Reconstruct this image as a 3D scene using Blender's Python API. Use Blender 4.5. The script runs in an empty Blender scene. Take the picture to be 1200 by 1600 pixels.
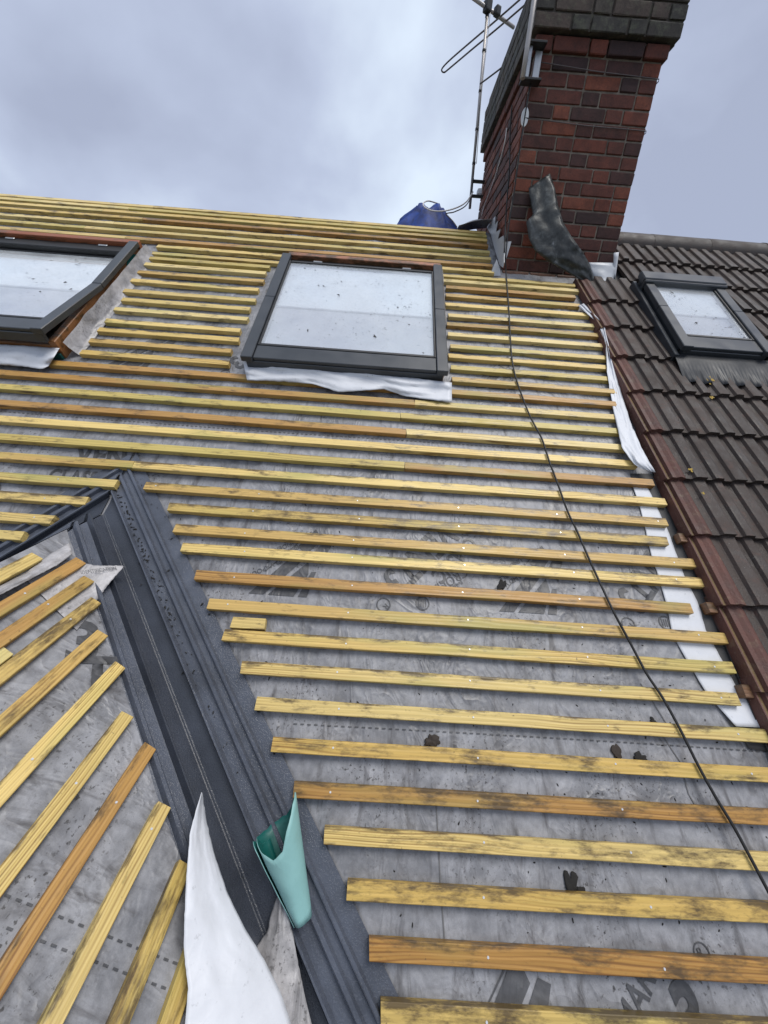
import bpy, bmesh, math, random
from mathutils import Vector, Matrix, noise
random.seed(7)
rad = math.radians
scene = bpy.context.scene
COL = scene.collection

# ------------------------------------------------------------------ camera
CZ = 7.0                                   # eye height above the ground
FPX, YAW, PITCH, ROLL = 580.0, rad(0.6977), rad(-20.766), rad(4.2134)
TH = rad(37.31); ST, CT = math.sin(TH), math.cos(TH)
D1 = 1.33                                  # eye to main roof plane
CAM = Vector((0, 0, CZ))
fw = Vector((math.sin(YAW)*math.cos(PITCH), math.cos(YAW)*math.cos(PITCH), math.sin(PITCH)))
r0 = Vector((math.cos(YAW), -math.sin(YAW), 0)); u0 = r0.cross(fw)
cr = r0*math.cos(ROLL) + u0*math.sin(ROLL)
cu = -r0*math.sin(ROLL) + u0*math.cos(ROLL)
cam = bpy.data.cameras.new('camera'); camo = bpy.data.objects.new('camera', cam); COL.objects.link(camo)
M = Matrix((cr, cu, -fw)).transposed().to_4x4(); M.translation = CAM
camo.matrix_world = M
cam.sensor_fit = 'HORIZONTAL'; cam.sensor_width = 36; cam.lens = FPX/1200*36
cam.clip_start = 0.02; cam.clip_end = 5000
scene.camera = camo
scene.render.resolution_x, scene.render.resolution_y = 768, 1024

# ------------------------------------------------------------------ world, sun, exposure
SUN_EL, SUN_AZ = rad(72), rad(100)         # high, off to the right
world = bpy.data.worlds.new('World'); scene.world = world; world.use_nodes = True
wn, wl = world.node_tree.nodes, world.node_tree.links
wn.clear()
def wnode(t, **k):
    n_ = wn.new(t)
    for a, b in k.items(): setattr(n_, a, b)
    return n_
out = wnode('ShaderNodeOutputWorld'); bg = wnode('ShaderNodeBackground'); wl.new(bg.outputs[0], out.inputs[0])
sky = wnode('ShaderNodeTexSky'); sky.sky_type = 'NISHITA'; sky.sun_disc = False
sky.sun_elevation = SUN_EL; sky.sun_rotation = SUN_AZ
ssc = wnode('ShaderNodeVectorMath', operation='SCALE'); wl.new(sky.outputs[0], ssc.inputs[0]); ssc.inputs[3].default_value = 0.1
tc = wnode('ShaderNodeTexCoord'); mp = wnode('ShaderNodeMapping'); wl.new(tc.outputs['Generated'], mp.inputs[0])
mp.inputs['Scale'].default_value = (1.0, 1.0, 1.35); mp.inputs['Location'].default_value = (0.33, 0.1, 0.62)
nz = wnode('ShaderNodeTexNoise'); wl.new(mp.outputs[0], nz.inputs[0])
nz.inputs['Scale'].default_value = 1.9; nz.inputs['Detail'].default_value = 6; nz.inputs['Roughness'].default_value = 0.46; nz.inputs['Distortion'].default_value = 0.15
rp_ = wnode('ShaderNodeValToRGB'); wl.new(nz.outputs[0], rp_.inputs[0])
e = rp_.color_ramp.elements
e[0].position = 0.36; e[0].color = (0.38, 0.425, 0.56, 1); e[1].position = 0.62; e[1].color = (0.73, 0.83, 0.96, 1)
e2 = rp_.color_ramp.elements.new(0.48); e2.color = (0.485, 0.545, 0.70, 1)
mx = wnode('ShaderNodeMix', data_type='RGBA'); mx.inputs[0].default_value = 0.93
wl.new(ssc.outputs[0], mx.inputs[6]); wl.new(rp_.outputs[0], mx.inputs[7]); wl.new(mx.outputs[2], bg.inputs[0])
bg.inputs[1].default_value = 0.56
sl = bpy.data.lights.new('sun', 'SUN'); sl.energy = 1.5; sl.angle = rad(30); sl.color = (1.0, 0.96, 0.9)
so = bpy.data.objects.new('sun', sl); COL.objects.link(so)
sd = Vector((math.sin(SUN_AZ)*math.cos(SUN_EL), math.cos(SUN_AZ)*math.cos(SUN_EL), math.sin(SUN_EL)))
so.rotation_euler = sd.to_track_quat('Z', 'Y').to_euler(); so.location = (0, 0, 30)
vs = scene.view_settings; vs.view_transform = 'Standard'; vs.look = 'None'; vs.exposure = 1.0; vs.gamma = 1.0
vs.use_curve_mapping = False

# ------------------------------------------------------------------ geometry frames (photo pixels give directions; planes give distance)
XR, ZR = -1.118, -0.6142                   # ridge of the side gable (eye-relative)
N1 = Vector((0, -ST, CT)); U1 = Vector((0, CT, ST)); N2 = Vector((ST, 0, CT))
def ray(x, y): return cr*((x-600)/FPX) - cu*((y-800)/FPX) + fw
def V(x, s, h=0.0): return CAM + Vector((x, 0, 0)) + U1*s + N1*(h-D1)
def rxs(px, py, h=0.0):
    d = ray(px, py); P = d*((h-D1)/N1.dot(d)); return P.x, P.dot(U1)
def Vp(px, py, h=0.0): return V(*rxs(px, py, h), h)
def G(y, t, h=0.0): return CAM + Vector((XR + t*CT, y, ZR - t*ST)) + N2*h
def gyt(px, py, h=0.0):
    d = ray(px, py); P = d*((-1.1665+h)/N2.dot(d)); return P.y, (P.x - h*ST - XR)/CT
def onY(px, py, Y): d = ray(px, py); return CAM + d*(Y/d.y)
def onX(px, py, X): d = ray(px, py); return CAM + d*(X/d.x)
def onZ(px, py, Z): d = ray(px, py); return CAM + d*(Z/d.z)
RM = Matrix((Vector((1, 0, 0)), U1, N1)).transposed().to_4x4()         # main roof rotation
GM = Matrix((Vector((0, 1, 0)), Vector((-CT, 0, ST)), N2)).transposed().to_4x4()   # gable: local x = world y, local y = up slope
def atM(rot, P): m = rot.copy(); m.translation = P; return m

# ------------------------------------------------------------------ object helpers
WM = {}
def link(o, parent=None, mat=None):
    COL.objects.link(o); W = mat.copy() if mat else Matrix.Identity(4)
    if parent is not None:
        o.parent = parent; o.matrix_parent_inverse = WM[parent.name].inverted()
    o.matrix_basis = W; WM[o.name] = W
    return o
def thing(name, loc, label, cat, group=None):
    o = bpy.data.objects.new(name, None); o.empty_display_size = 0.1
    link(o, None, Matrix.Translation(loc)); tag(o, label, cat, group); return o
def tag(o, label, cat, group=None):
    o['label'] = label; o['category'] = cat
    if group: o['group'] = group
    return o
def obj(name, me, mat, parent=None, M_=None, smooth=False):
    if isinstance(me, bmesh.types.BMesh):
        m = bpy.data.meshes.new(name); me.to_mesh(m); me.free(); me = m
    if smooth:
        me.polygons.foreach_set('use_smooth', [True]*len(me.polygons))
    if mat is not None and len(me.materials) == 0:
        for q in (mat if isinstance(mat, (list, tuple)) else [mat]): me.materials.append(q)
    o = bpy.data.objects.new(name, me); return link(o, parent, M_)
def box(bm, a, b, mi=0):
    (x0, y0, z0), (x1, y1, z1) = a, b
    v = [bm.verts.new(p) for p in ((x0,y0,z0),(x1,y0,z0),(x1,y1,z0),(x0,y1,z0),(x0,y0,z1),(x1,y0,z1),(x1,y1,z1),(x0,y1,z1))]
    for f in ((3,2,1,0),(4,5,6,7),(0,1,5,4),(1,2,6,5),(2,3,7,6),(3,0,4,7)):
        fc = bm.faces.new([v[i] for i in f]); fc.material_index = mi
    return v
def bevel(bm, w, seg=1):
    bmesh.ops.bevel(bm, geom=list(bm.edges), offset=w, segments=seg, affect='EDGES', profile=0.7)
def catmull(pts, n=8):
    P = [Vector(p) for p in pts]; P = [P[0]*2-P[1]] + P + [P[-1]*2-P[-2]]; res = []
    for i in range(1, len(P)-2):
        for k in range(n):
            t = k/n; a, b, c, d = P[i-1:i+3]
            res.append(0.5*((2*b) + (c-a)*t + (2*a-5*b+4*c-d)*t*t + (3*b-a-3*c+d)*t**3))
    res.append(P[-2]); return res
def tube(bm, pts, r, seg=8, mi=0):
    rings = []; pts = [Vector(p) for p in pts]; ref = Vector((0.31, 0.2, 0.93)).normalized()
    for i, p in enumerate(pts):
        t = (pts[min(i+1, len(pts)-1)] - pts[max(i-1, 0)]).normalized()
        a = t.cross(ref)
        if a.length < 1e-3: a = t.cross(Vector((1, 0, 0)))
        a.normalize(); b = t.cross(a)
        rr = r[i] if isinstance(r, (list, tuple)) else r
        rings.append([bm.verts.new(p + (a*math.cos(2*math.pi*k/seg) + b*math.sin(2*math.pi*k/seg))*rr) for k in range(seg)])
    for A, B in zip(rings, rings[1:]):
        for k in range(seg):
            f = bm.faces.new((A[k], A[(k+1) % seg], B[(k+1) % seg], B[k])); f.smooth = True; f.material_index = mi
    bm.faces.new(rings[0][::-1]); bm.faces.new(rings[-1])
def grid(bm, rows, mi=0, smooth=True):
    R = [[bm.verts.new(p) for p in row] for row in rows]
    for A, B in zip(R, R[1:]):
        for k in range(len(A)-1):
            f = bm.faces.new((A[k], A[k+1], B[k+1], B[k])); f.smooth = smooth; f.material_index = mi
    return R
def lerp_poly(pl, n):
    P = [Vector(p) for p in pl]; L = [0]
    for a, b in zip(P, P[1:]): L.append(L[-1] + (b-a).length)
    res = []; j = 0
    for i in range(n):
        d = L[-1]*i/(n-1)
        while j < len(P)-2 and L[j+1] < d: j += 1
        t = (d-L[j])/max(L[j+1]-L[j], 1e-9); res.append(P[j].lerp(P[j+1], min(max(t, 0), 1)))
    return res
def solidify(o, t, off=0.0):
    m = o.modifiers.new('thickness', 'SOLIDIFY'); m.thickness = t; m.offset = off
def ns(x, y, z=0.0): return noise.noise(Vector((x, y, z)))

# ------------------------------------------------------------------ materials
class Mat:
    def __init__(s, name):
        s.m = bpy.data.materials.new(name); s.m.use_nodes = True; s.t = s.m.node_tree
        s.b = s.t.nodes['Principled BSDF']
    def n(s, t, **k):
        q = s.t.nodes.new(t)
        for a, b in k.items():
            if a in q.inputs: s.set(q, a, b)
            else: setattr(q, a, b)
        return q
    def set(s, q, key, val):
        i = q.inputs[key]
        if isinstance(val, bpy.types.NodeSocket): s.t.links.new(val, i)
        else: i.default_value = val
    def base(s, **k):
        for a, b in k.items(): s.set(s.b, a.replace('_', ' '), b)
    def coord(s, scale=(1, 1, 1), kind='Object', rnd=0.0):
        c = s.n('ShaderNodeTexCoord'); m = s.n('ShaderNodeMapping'); s.t.links.new(c.outputs[kind], m.inputs[0])
        m.inputs['Scale'].default_value = scale
        if rnd:
            oi = s.n('ShaderNodeObjectInfo'); mu = s.n('ShaderNodeMath', operation='MULTIPLY'); s.set(mu, 0, oi.outputs['Random']); s.set(mu, 1, rnd)
            cb = s.n('ShaderNodeCombineXYZ'); s.set(cb, 0, mu.outputs[0]); s.set(cb, 1, mu.outputs[0]); s.set(cb, 2, mu.outputs[0])
            s.t.links.new(cb.outputs[0], m.inputs['Location'])
        return m.outputs[0]
    def noise(s, vec, scale, detail=3, rough=0.5, dist=0.0):
        q = s.n('ShaderNodeTexNoise'); s.set(q, 'Vector', vec); q.inputs['Scale'].default_value = scale
        q.inputs['Detail'].default_value = detail; q.inputs['Roughness'].default_value = rough; q.inputs['Distortion'].default_value = dist
        return q.outputs[0]
    def ramp(s, fac, stops, interp='LINEAR'):
        q = s.n('ShaderNodeValToRGB'); s.set(q, 'Fac', fac); el = q.color_ramp.elements; q.color_ramp.interpolation = interp
        while len(el) < len(stops): el.new(0.5)
        for i, (p, c) in enumerate(stops):
            el[i].position = p; el[i].color = (c, c, c, 1) if isinstance(c, (int, float)) else (*c, 1)
        return q.outputs[0]
    def mix(s, fac, a, b, bt='MIX'):
        q = s.n('ShaderNodeMix', data_type='RGBA', blend_type=bt)
        for i, v in ((0, fac), (6, a), (7, b)):
            if isinstance(v, bpy.types.NodeSocket): s.t.links.new(v, q.inputs[i])
            else: q.inputs[i].default_value = v if i == 0 else ((v, v, v, 1) if isinstance(v, (int, float)) else (*v, 1))
        return q.outputs[2]
    def math(s, op, a, b=0.0, c=None):
        q = s.n('ShaderNodeMath', operation=op); s.set(q, 0, a); s.set(q, 1, b)
        if c is not None: s.set(q, 2, c)
        return q.outputs[0]
    def bump(s, h, strength, dist=0.01, prev=None):
        q = s.n('ShaderNodeBump'); s.set(q, 'Height', h); q.inputs['Strength'].default_value = strength; q.inputs['Distance'].default_value = dist
        if prev is not None: s.t.links.new(prev, q.inputs['Normal'])
        s.t.links.new(q.outputs[0], s.b.inputs['Normal']); return q.outputs[0]
    def rnd(s): return s.n('ShaderNodeObjectInfo').outputs['Random']

def wood(name, tint=None, dark=0.0, green=1.0):
    m = Mat(name); v = m.coord((1, 1, 1), rnd=37.0); oc = m.n('ShaderNodeTexCoord').outputs['Object']
    def sc(k, src=v):
        q = m.n('ShaderNodeMapping'); m.set(q, 'Vector', src); q.inputs['Scale'].default_value = k; return q.outputs[0]
    wv = m.n('ShaderNodeTexWave', wave_type='BANDS', bands_direction='Y'); m.set(wv, 'Vector', sc((3.0, 22, 22)))
    wv.inputs['Scale'].default_value = 1.0; wv.inputs['Distortion'].default_value = 11; wv.inputs['Detail'].default_value = 1.5; wv.inputs['Detail Scale'].default_value = 0.6
    fib = m.noise(sc((6, 210, 210)), 1.0, 3, 0.6)
    R = m.rnd(); a = tint or (0.555, 0.415, 0.150)
    k = [(0.97, 0.97, 0.92), (1.0, 1.0, 1.0), (1.13, 1.18, 1.35), (1.02, 0.96, 0.82), (0.86, 0.90, 0.74), (1.18, 1.17, 1.15), (0.88, 0.78, 0.66), (0.70, 0.52, 0.38)]
    st = [0.0, 0.13, 0.27, 0.42, 0.54, 0.66, 0.78, 0.89]
    base = m.ramp(R, [(p_, tuple(c*q for c, q in zip(a, kk))) for p_, kk in zip(st, k)], 'CONSTANT')
    amt = m.ramp(m.noise(sc((1.3, 3, 3)), 1.0, 1, 0.5), [(0.42, 0.08), (0.66, 0.85)])
    g1 = m.ramp(wv.outputs[1], [(0.0, (0.42, 0.30, 0.16)), (0.22, (0.95, 0.92, 0.85)), (0.8, (1.05, 1.06, 1.08)), (1.0, (0.80, 0.70, 0.5))])
    c = m.mix(amt, base, m.mix(1.0, base, g1, 'MULTIPLY'))
    c = m.mix(0.5, c, m.mix(1.0, c, m.ramp(fib, [(0.25, 0.6), (0.6, 1.12)]), 'MULTIPLY'))
    gp = m.noise(sc((1.9, 9, 9)), 1.0, 2, 0.5)
    c = m.mix(m.math('MULTIPLY', m.ramp(gp, [(0.53, 0.0), (0.70, 0.55)]), green), c, (0.27, 0.28, 0.075))
    vo = m.n('ShaderNodeTexVoronoi'); m.set(vo, 'Vector', sc((2.0, 15, 15))); vo.inputs['Scale'].default_value = 1.0
    c = m.mix(m.math('MULTIPLY', m.ramp(vo.outputs['Distance'], [(0.05, 1.0), (0.13, 0.0)]), 0.85), c, (0.07, 0.035, 0.013))
    d1 = m.noise(sc((9, 30, 30)), 1.0, 6, 0.7)
    sepa = m.n('ShaderNodeSeparateXYZ'); m.set(sepa, 0, oc)
    edge = m.ramp(sepa.outputs[1], [(0.022, 0.0), (0.038, 0.16)])         # grime collects on the upper arris
    dd = m.math('MULTIPLY_ADD', edge, m.ramp(m.math('FRACT', m.math('MULTIPLY', R, 7.31)), [(0.3, 0.15), (0.9, 1.0)]), d1)
    c = m.mix(m.ramp(dd, [(0.55-dark*0.07, 0.0), (0.70-dark*0.05, 0.88)]), c, (0.055, 0.034, 0.014))
    d2 = m.noise(v, 60, 4, 0.7)
    c = m.mix(m.ramp(d2, [(0.66, 0.0), (0.73, 0.7)]), c, (0.04, 0.028, 0.016))
    m.base(Base_Color=c, Roughness=m.ramp(d1, [(0.3, 0.6), (0.7, 0.36)]))
    m.bump(m.mix(0.5, fib, wv.outputs[1]), 0.4, 0.002)
    return m.m
M_wood = wood('treated_batten_pine')
M_wood_dark = wood('weathered_batten_pine', (0.49, 0.345, 0.105), 1.0, 0.5)
M_frame = wood('window_frame_pine', (0.34, 0.17, 0.075), 0.6, 0.0)
M_stub = wood('dark_old_batten', (0.15, 0.075, 0.035), 0.8, 0.0)
M_rail = wood('red_stained_rail', (0.36, 0.145, 0.075), 0.3, 0.0)

def membrane(name, col=(0.224, 0.227, 0.243), dirt=1.0):
    m = Mat(name); v = m.coord()
    n1 = m.noise(v, 420, 2, 0.6); n2 = m.noise(v, 5.5, 5, 0.62, 0.4); n3 = m.noise(v, 38, 4, 0.6)
    c = m.mix(1.0, m.mix(1.0, col, m.ramp(n1, [(0.3, 0.92), (0.7, 1.07)]), 'MULTIPLY'), m.ramp(n2, [(0.3, 0.55), (0.5, 0.98), (0.7, 1.3)]), 'MULTIPLY')
    c = m.mix(1.0, c, m.ramp(n3, [(0.3, 0.78), (0.7, 1.13)]), 'MULTIPLY')
    st = m.n('ShaderNodeMapping'); m.set(st, 'Vector', v); st.inputs['Scale'].default_value = (20, 5, 5)
    n4 = m.noise(st.outputs[0], 1.0, 5, 0.68, 0.6)
    c = m.mix(m.ramp(n4, [(0.52, 0.0), (0.70, 0.8*dirt)]), c, (0.065, 0.062, 0.064))
    n6 = m.noise(v, 95, 4, 0.65)
    big = m.ramp(m.noise(v, 4.1, 2, 0.5), [(0.46, 0.0), (0.62, 1.0)])
    c = m.mix(m.math('MULTIPLY', m.ramp(n6, [(0.575, 0.0), (0.64, 0.85*dirt)]), big), c, (0.03, 0.027, 0.025))
    m.base(Base_Color=c, Roughness=m.ramp(n2, [(0.35, 0.36), (0.6, 0.55)]))
    w = m.n('ShaderNodeMapping'); m.set(w, 'Vector', v); w.inputs['Scale'].default_value = (9, 5, 5); w.inputs['Rotation'].default_value = (0, 0, 0.35)
    wn_ = m.noise(w.outputs[0], 1.0, 3, 0.55, 1.0)
    rdg = m.math('ABSOLUTE', m.math('SUBTRACT', wn_, 0.5))
    b = m.bump(m.ramp(rdg, [(0.0, 1.0), (0.10, 0.35), (0.3, 0.0)]), 0.5, 0.006)
    b = m.bump(m.noise(v, 22, 3, 0.5, 0.6), 0.35, 0.006, b)
    m.bump(n1, 0.12, 0.001, b)
    return m.m
M_mem = membrane('grey_breather_membrane')
M_flapgrey = membrane('grey_membrane_flap', (0.33, 0.32, 0.325), 0.7)
def sheet(name, col, rough=0.5, dirt=0.5, scale=40, sub=0.0):
    m = Mat(name); v = m.coord()
    n2 = m.noise(v, 9, 4, 0.6); n3 = m.noise(v, scale, 4, 0.7)
    c = m.mix(1.0, col, m.ramp(n2, [(0.3, 0.93), (0.7, 1.04)]), 'MULTIPLY')
    c = m.mix(m.ramp(n3, [(0.62, 0.0), (0.74, dirt)]), c, tuple(k*0.35 for k in col))
    m.base(Base_Color=c, Roughness=rough)
    rd = m.math('ABSOLUTE', m.math('SUBTRACT', m.noise(v, 8, 3, 0.5, 0.8), 0.5))
    b = m.bump(m.ramp(rd, [(0.0, 1.0), (0.07, 0.3), (0.25, 0.0)]), 0.14, 0.003)
    m.bump(m.noise(v, 30, 3, 0.5, 0.5), 0.25, 0.004, b)
    return m.m
M_white = sheet('white_underlay_face', (0.54, 0.555, 0.59), 0.5, 0.5, 60)
M_teal = sheet('teal_sheet_inside', (0.004, 0.085, 0.075), 0.5, 0.1)
M_aqua = sheet('aqua_sheet_outside', (0.20, 0.38, 0.37), 0.5, 0.2)
M_felt = sheet('old_dark_felt', (0.045, 0.045, 0.046), 0.7, 0.3)
M_print = membrane('dark_grey_print', (0.064, 0.065, 0.07), 0.4)
M_pale = sheet('pale_lead_patch', (0.40, 0.42, 0.45), 0.4, 0.8, 25)

def grp(name, col, speck):
    m = Mat(name); v = m.coord()
    n1 = m.noise(v, 230, 3, 0.6); n2 = m.noise(v, 6, 4, 0.6); n3 = m.noise(v, 60, 4, 0.7)
    c = m.mix(1.0, col, m.ramp(n2, [(0.3, 0.65), (0.7, 1.4)]), 'MULTIPLY')
    drops = m.ramp(n1, [(0.50, 0.0), (0.60, 1.0)])
    c = m.mix(m.math('MULTIPLY', drops, speck), c, (0.19, 0.205, 0.24))  # pale drops: glint of the water beads painted into the colour
    c = m.mix(m.ramp(n3, [(0.66, 0.0), (0.74, 0.7)]), c, (0.02, 0.018, 0.015))
    m.base(Base_Color=c, Roughness=m.ramp(drops, [(0.0, 0.34), (1.0, 0.14)]))
    m.bump(drops, 0.2+speck*0.6, 0.002)
    return m.m
M_grp = grp('sanded_valley_laminate', (0.058, 0.066, 0.086), 0.13)  # lighter than the channel: sky reflection in its water film painted in
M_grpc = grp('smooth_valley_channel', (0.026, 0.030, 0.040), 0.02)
def metal(name, col, rough=0.35, met=0.0, scr=0.2, scale=60):
    m = Mat(name); v = m.coord()
    n = m.noise(v, scale, 4, 0.6); n2 = m.noise(v, 8, 3, 0.5)
    c = m.mix(1.0, col, m.ramp(n2, [(0.3, 0.85), (0.7, 1.15)]), 'MULTIPLY')
    c = m.mix(m.ramp(n, [(0.6, 0.0), (0.72, scr)]), c, tuple(k*0.4 for k in col))
    m.base(Base_Color=c, Roughness=m.ramp(n2, [(0.3, rough*0.8), (0.7, rough*1.25)]), Metallic=met)
    m.bump(n, 0.08, 0.001)
    return m.m
M_clad = metal('grey_window_cladding', (0.030, 0.034, 0.040), 0.36)
M_black = metal('black_gasket', (0.012, 0.012, 0.013), 0.5)
M_galv = metal('galvanised_steel', (0.42, 0.43, 0.44), 0.4, 0.8, 0.5)
M_pole = metal('dull_aluminium_pole', (0.36, 0.34, 0.33), 0.45, 0.6, 0.4)
M_dpole = metal('tarnished_dipole', (0.10, 0.085, 0.085), 0.5, 0.4)
M_lead = metal('old_lead', (0.075, 0.078, 0.08), 0.42, 0.35, 0.7, 14)
M_apron = metal('dull_lead_apron', (0.020, 0.022, 0.026), 0.6, 0.0, 0.4)
M_cable = metal('black_cable_sheath', (0.009, 0.009, 0.009), 0.65)
M_wcable = metal('white_coax_sheath', (0.62, 0.60, 0.58), 0.45)
M_plastic = metal('white_plate', (0.66, 0.68, 0.70), 0.45)
M_nail = metal('bright_nail', (0.7, 0.7, 0.7), 0.3, 0.6, 0.0)
M_dirt = sheet('dark_grit', (0.009, 0.008, 0.007), 0.85, 0.3)
M_leaf = sheet('wet_brown_leaf', (0.022, 0.014, 0.009), 0.75, 0.4)
M_lichen = sheet('yellow_lichen', (0.30, 0.20, 0.03), 0.8, 0.5)
M_crease_shade = sheet('painted_crease_shade', (0.12, 0.118, 0.118), 0.7, 0.2)  # strip colour that paints in the shade of the folds

def leadmat():
    m = Mat('peeled_old_lead'); v = m.coord()
    n = m.noise(v, 8, 6, 0.7, 1.6); n2 = m.noise(v, 34, 4, 0.6, 0.6)
    c = m.ramp(n, [(0.3, (0.018, 0.019, 0.019)), (0.52, (0.040, 0.043, 0.042)), (0.66, (0.085, 0.09, 0.09)), (0.76, (0.34, 0.36, 0.38))])
    c = m.mix(1.0, c, m.ramp(n2, [(0.3, 0.6), (0.7, 1.3)]), 'MULTIPLY')
    m.base(Base_Color=c, Roughness=0.36, Metallic=0.3); m.bump(n2, 0.22, 0.005); return m.m
M_peel = leadmat()

def brickmat(name, cols, moss=0.0, dark=1.0):
    m = Mat(name); v = m.coord(rnd=23.0); R = m.rnd()
    c = m.ramp(R, [(i/len(cols), k) for i, k in enumerate(cols)], 'CONSTANT')
    n1 = m.noise(v, 14, 4, 0.65); n2 = m.noise(v, 120, 3, 0.6)
    c = m.mix(1.0, c, m.ramp(n1, [(0.3, 0.6), (0.7, 1.3)]), 'MULTIPLY')
    c = m.mix(0.6, c, m.mix(1.0, c, m.ramp(n2, [(0.3, 0.6), (0.7, 1.3)]), 'MULTIPLY'))
    if moss: c = m.mix(m.ramp(m.noise(v, 22, 5, 0.7), [(0.5, 0.0), (0.68, moss)]), c, (0.13, 0.14, 0.09))
    m.base(Base_Color=c, Roughness=0.8); m.bump(n1, 0.5, 0.006, m.bump(n2, 0.4, 0.002)); return m.m
M_brick = brickmat('red_stock_brick', [(0.090, 0.024, 0.015), (0.125, 0.031, 0.017), (0.046, 0.016, 0.013), (0.15, 0.04, 0.020), (0.068, 0.020, 0.014), (0.034, 0.014, 0.013), (0.105, 0.027, 0.016)])
M_sooty = brickmat('sooty_mossy_brick', [(0.042, 0.036, 0.031), (0.055, 0.044, 0.036), (0.034, 0.031, 0.027), (0.060, 0.042, 0.034)], 0.45)
M_pbrick = brickmat('pale_cut_brick', [(0.20, 0.105, 0.07), (0.15, 0.09, 0.065), (0.24, 0.14, 0.10)])
def mortarmat():
    m = Mat('weathered_mortar'); v = m.coord()
    c = m.ramp(m.noise(v, 18, 5, 0.7), [(0.3, (0.085, 0.068, 0.055)), (0.7, (0.25, 0.21, 0.17))])
    m.base(Base_Color=c, Roughness=0.9); m.bump(m.noise(v, 60, 4, 0.7), 0.6, 0.005); return m.m
M_mortar = mortarmat()
def tilemat(name, a, b, red=0.0):
    m = Mat(name); v = m.coord(rnd=19.0); R = m.rnd()
    c = m.mix(R, a, b)
    n1 = m.noise(v, 9, 4, 0.65); n2 = m.noise(v, 160, 3, 0.6); n3 = m.noise(v, 28, 4, 0.7)
    c = m.mix(1.0, c, m.ramp(n1, [(0.3, 0.7), (0.7, 1.3)]), 'MULTIPLY')
    c = m.mix(m.ramp(n3, [(0.55, 0.0), (0.72, 0.6)]), c, (0.075, 0.036, 0.026) if not red else (0.16, 0.115, 0.075))
    c = m.mix(m.ramp(n2, [(0.70, 0.0), (0.74, 0.7)]), c, (0.30, 0.29, 0.27))
    m.base(Base_Color=c, Roughness=m.ramp(n1, [(0.35, 0.45), (0.65, 0.75)]), Specular_IOR_Level=0.35); m.bump(n2, 0.6, 0.003, m.bump(n1, 0.4, 0.004)); return m.m
M_tile = tilemat('brown_concrete_tile', (0.027, 0.019, 0.016), (0.044, 0.032, 0.027))
M_vtile = tilemat('red_brown_verge_tile', (0.062, 0.026, 0.020), (0.095, 0.042, 0.033), 1.0)
M_chan = tilemat('ochre_lichened_channel', (0.10, 0.062, 0.026), (0.14, 0.09, 0.04), 1.0)
M_ridge = tilemat('ridge_tile_concrete', (0.032, 0.026, 0.023), (0.05, 0.04, 0.036))
def tarpmat():
    m = Mat('blue_tarpaulin'); v = m.coord(); n = m.noise(v, 12, 4, 0.6, 0.8)
    m.base(Base_Color=m.ramp(n, [(0.3, (0.002, 0.014, 0.085)), (0.7, (0.004, 0.050, 0.30))]), Roughness=0.65); m.bump(n, 0.3, 0.008); return m.m
M_tarp = tarpmat()
def glassmat():
    m = Mat('dirty_window_glass'); v = m.coord()
    t = m.t; outn = t.nodes['Material Output']
    sp1 = m.ramp(m.noise(v, 26, 2, 0.5), [(0.715, 0.0), (0.73, 1.0)]); sp2 = m.ramp(m.noise(v, 80, 2, 0.55), [(0.685, 0.0), (0.71, 0.9)])
    msk = m.ramp(m.noise(v, 5, 2, 0.5), [(0.42, 0.0), (0.56, 1.0)]); sp2 = m.math('MULTIPLY', sp2, msk); sp1 = m.math('MULTIPLY', sp1, m.ramp(m.noise(v, 3, 1, 0.5), [(0.4, 0.0), (0.5, 1.0)]))
    haze = m.ramp(m.noise(v, 3, 4, 0.6), [(0.3, 0.10), (0.7, 0.30)])
    tr = m.n('ShaderNodeBsdfTransparent'); tr.inputs[0].default_value = (0.97, 0.98, 0.985, 1)
    gl = m.n('ShaderNodeBsdfGlossy'); gl.inputs['Roughness'].default_value = 0.03; gl.inputs[0].default_value = (0.9, 0.95, 1, 1)
    fr = m.n('ShaderNodeLayerWeight'); fr.inputs[0].default_value = 0.35
    a = m.n('ShaderNodeMixShader'); t.links.new(m.math('MULTIPLY_ADD', fr.outputs['Facing'], 0.30, 0.13), a.inputs[0]); t.links.new(tr.outputs[0], a.inputs[1]); t.links.new(gl.outputs[0], a.inputs[2])
    df = m.n('ShaderNodeBsdfDiffuse'); df.inputs[0].default_value = (0.72, 0.74, 0.76, 1)
    b = m.n('ShaderNodeMixShader'); t.links.new(haze, b.inputs[0]); t.links.new(a.outputs[0], b.inputs[1]); t.links.new(df.outputs[0], b.inputs[2])
    dd = m.n('ShaderNodeBsdfDiffuse'); dd.inputs[0].default_value = (0.02, 0.018, 0.015, 1)
    c = m.n('ShaderNodeMixShader'); t.links.new(m.math('MAXIMUM', sp1, sp2), c.inputs[0]); t.links.new(b.outputs[0], c.inputs[1]); t.links.new(dd.outputs[0], c.inputs[2])
    t.links.new(c.outputs[0], outn.inputs[0]); return m.m
M_glass = glassmat()
M_blind = sheet('white_blind_cloth', (0.86, 0.88, 0.90), 0.7, 0.0)
M_lining = sheet('pale_lining_board', (0.47, 0.46, 0.50), 0.7, 0.0)
def groundmat():
    m = Mat('wet_paving_and_grass'); v = m.coord(); n = m.noise(v, 0.2, 5, 0.6)
    m.base(Base_Color=m.ramp(n, [(0.4, (0.05, 0.07, 0.03)), (0.6, (0.10, 0.10, 0.10))]), Roughness=0.8); return m.m

# ------------------------------------------------------------------ ground and the house body (below the frame)
bm = bmesh.new(); grid(bm, [[(-900, -900, 0), (900, -900, 0)], [(-900, 900, 0), (900, 900, 0)]])
o = obj('ground', bm, groundmat()); o['kind'] = 'structure'

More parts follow.
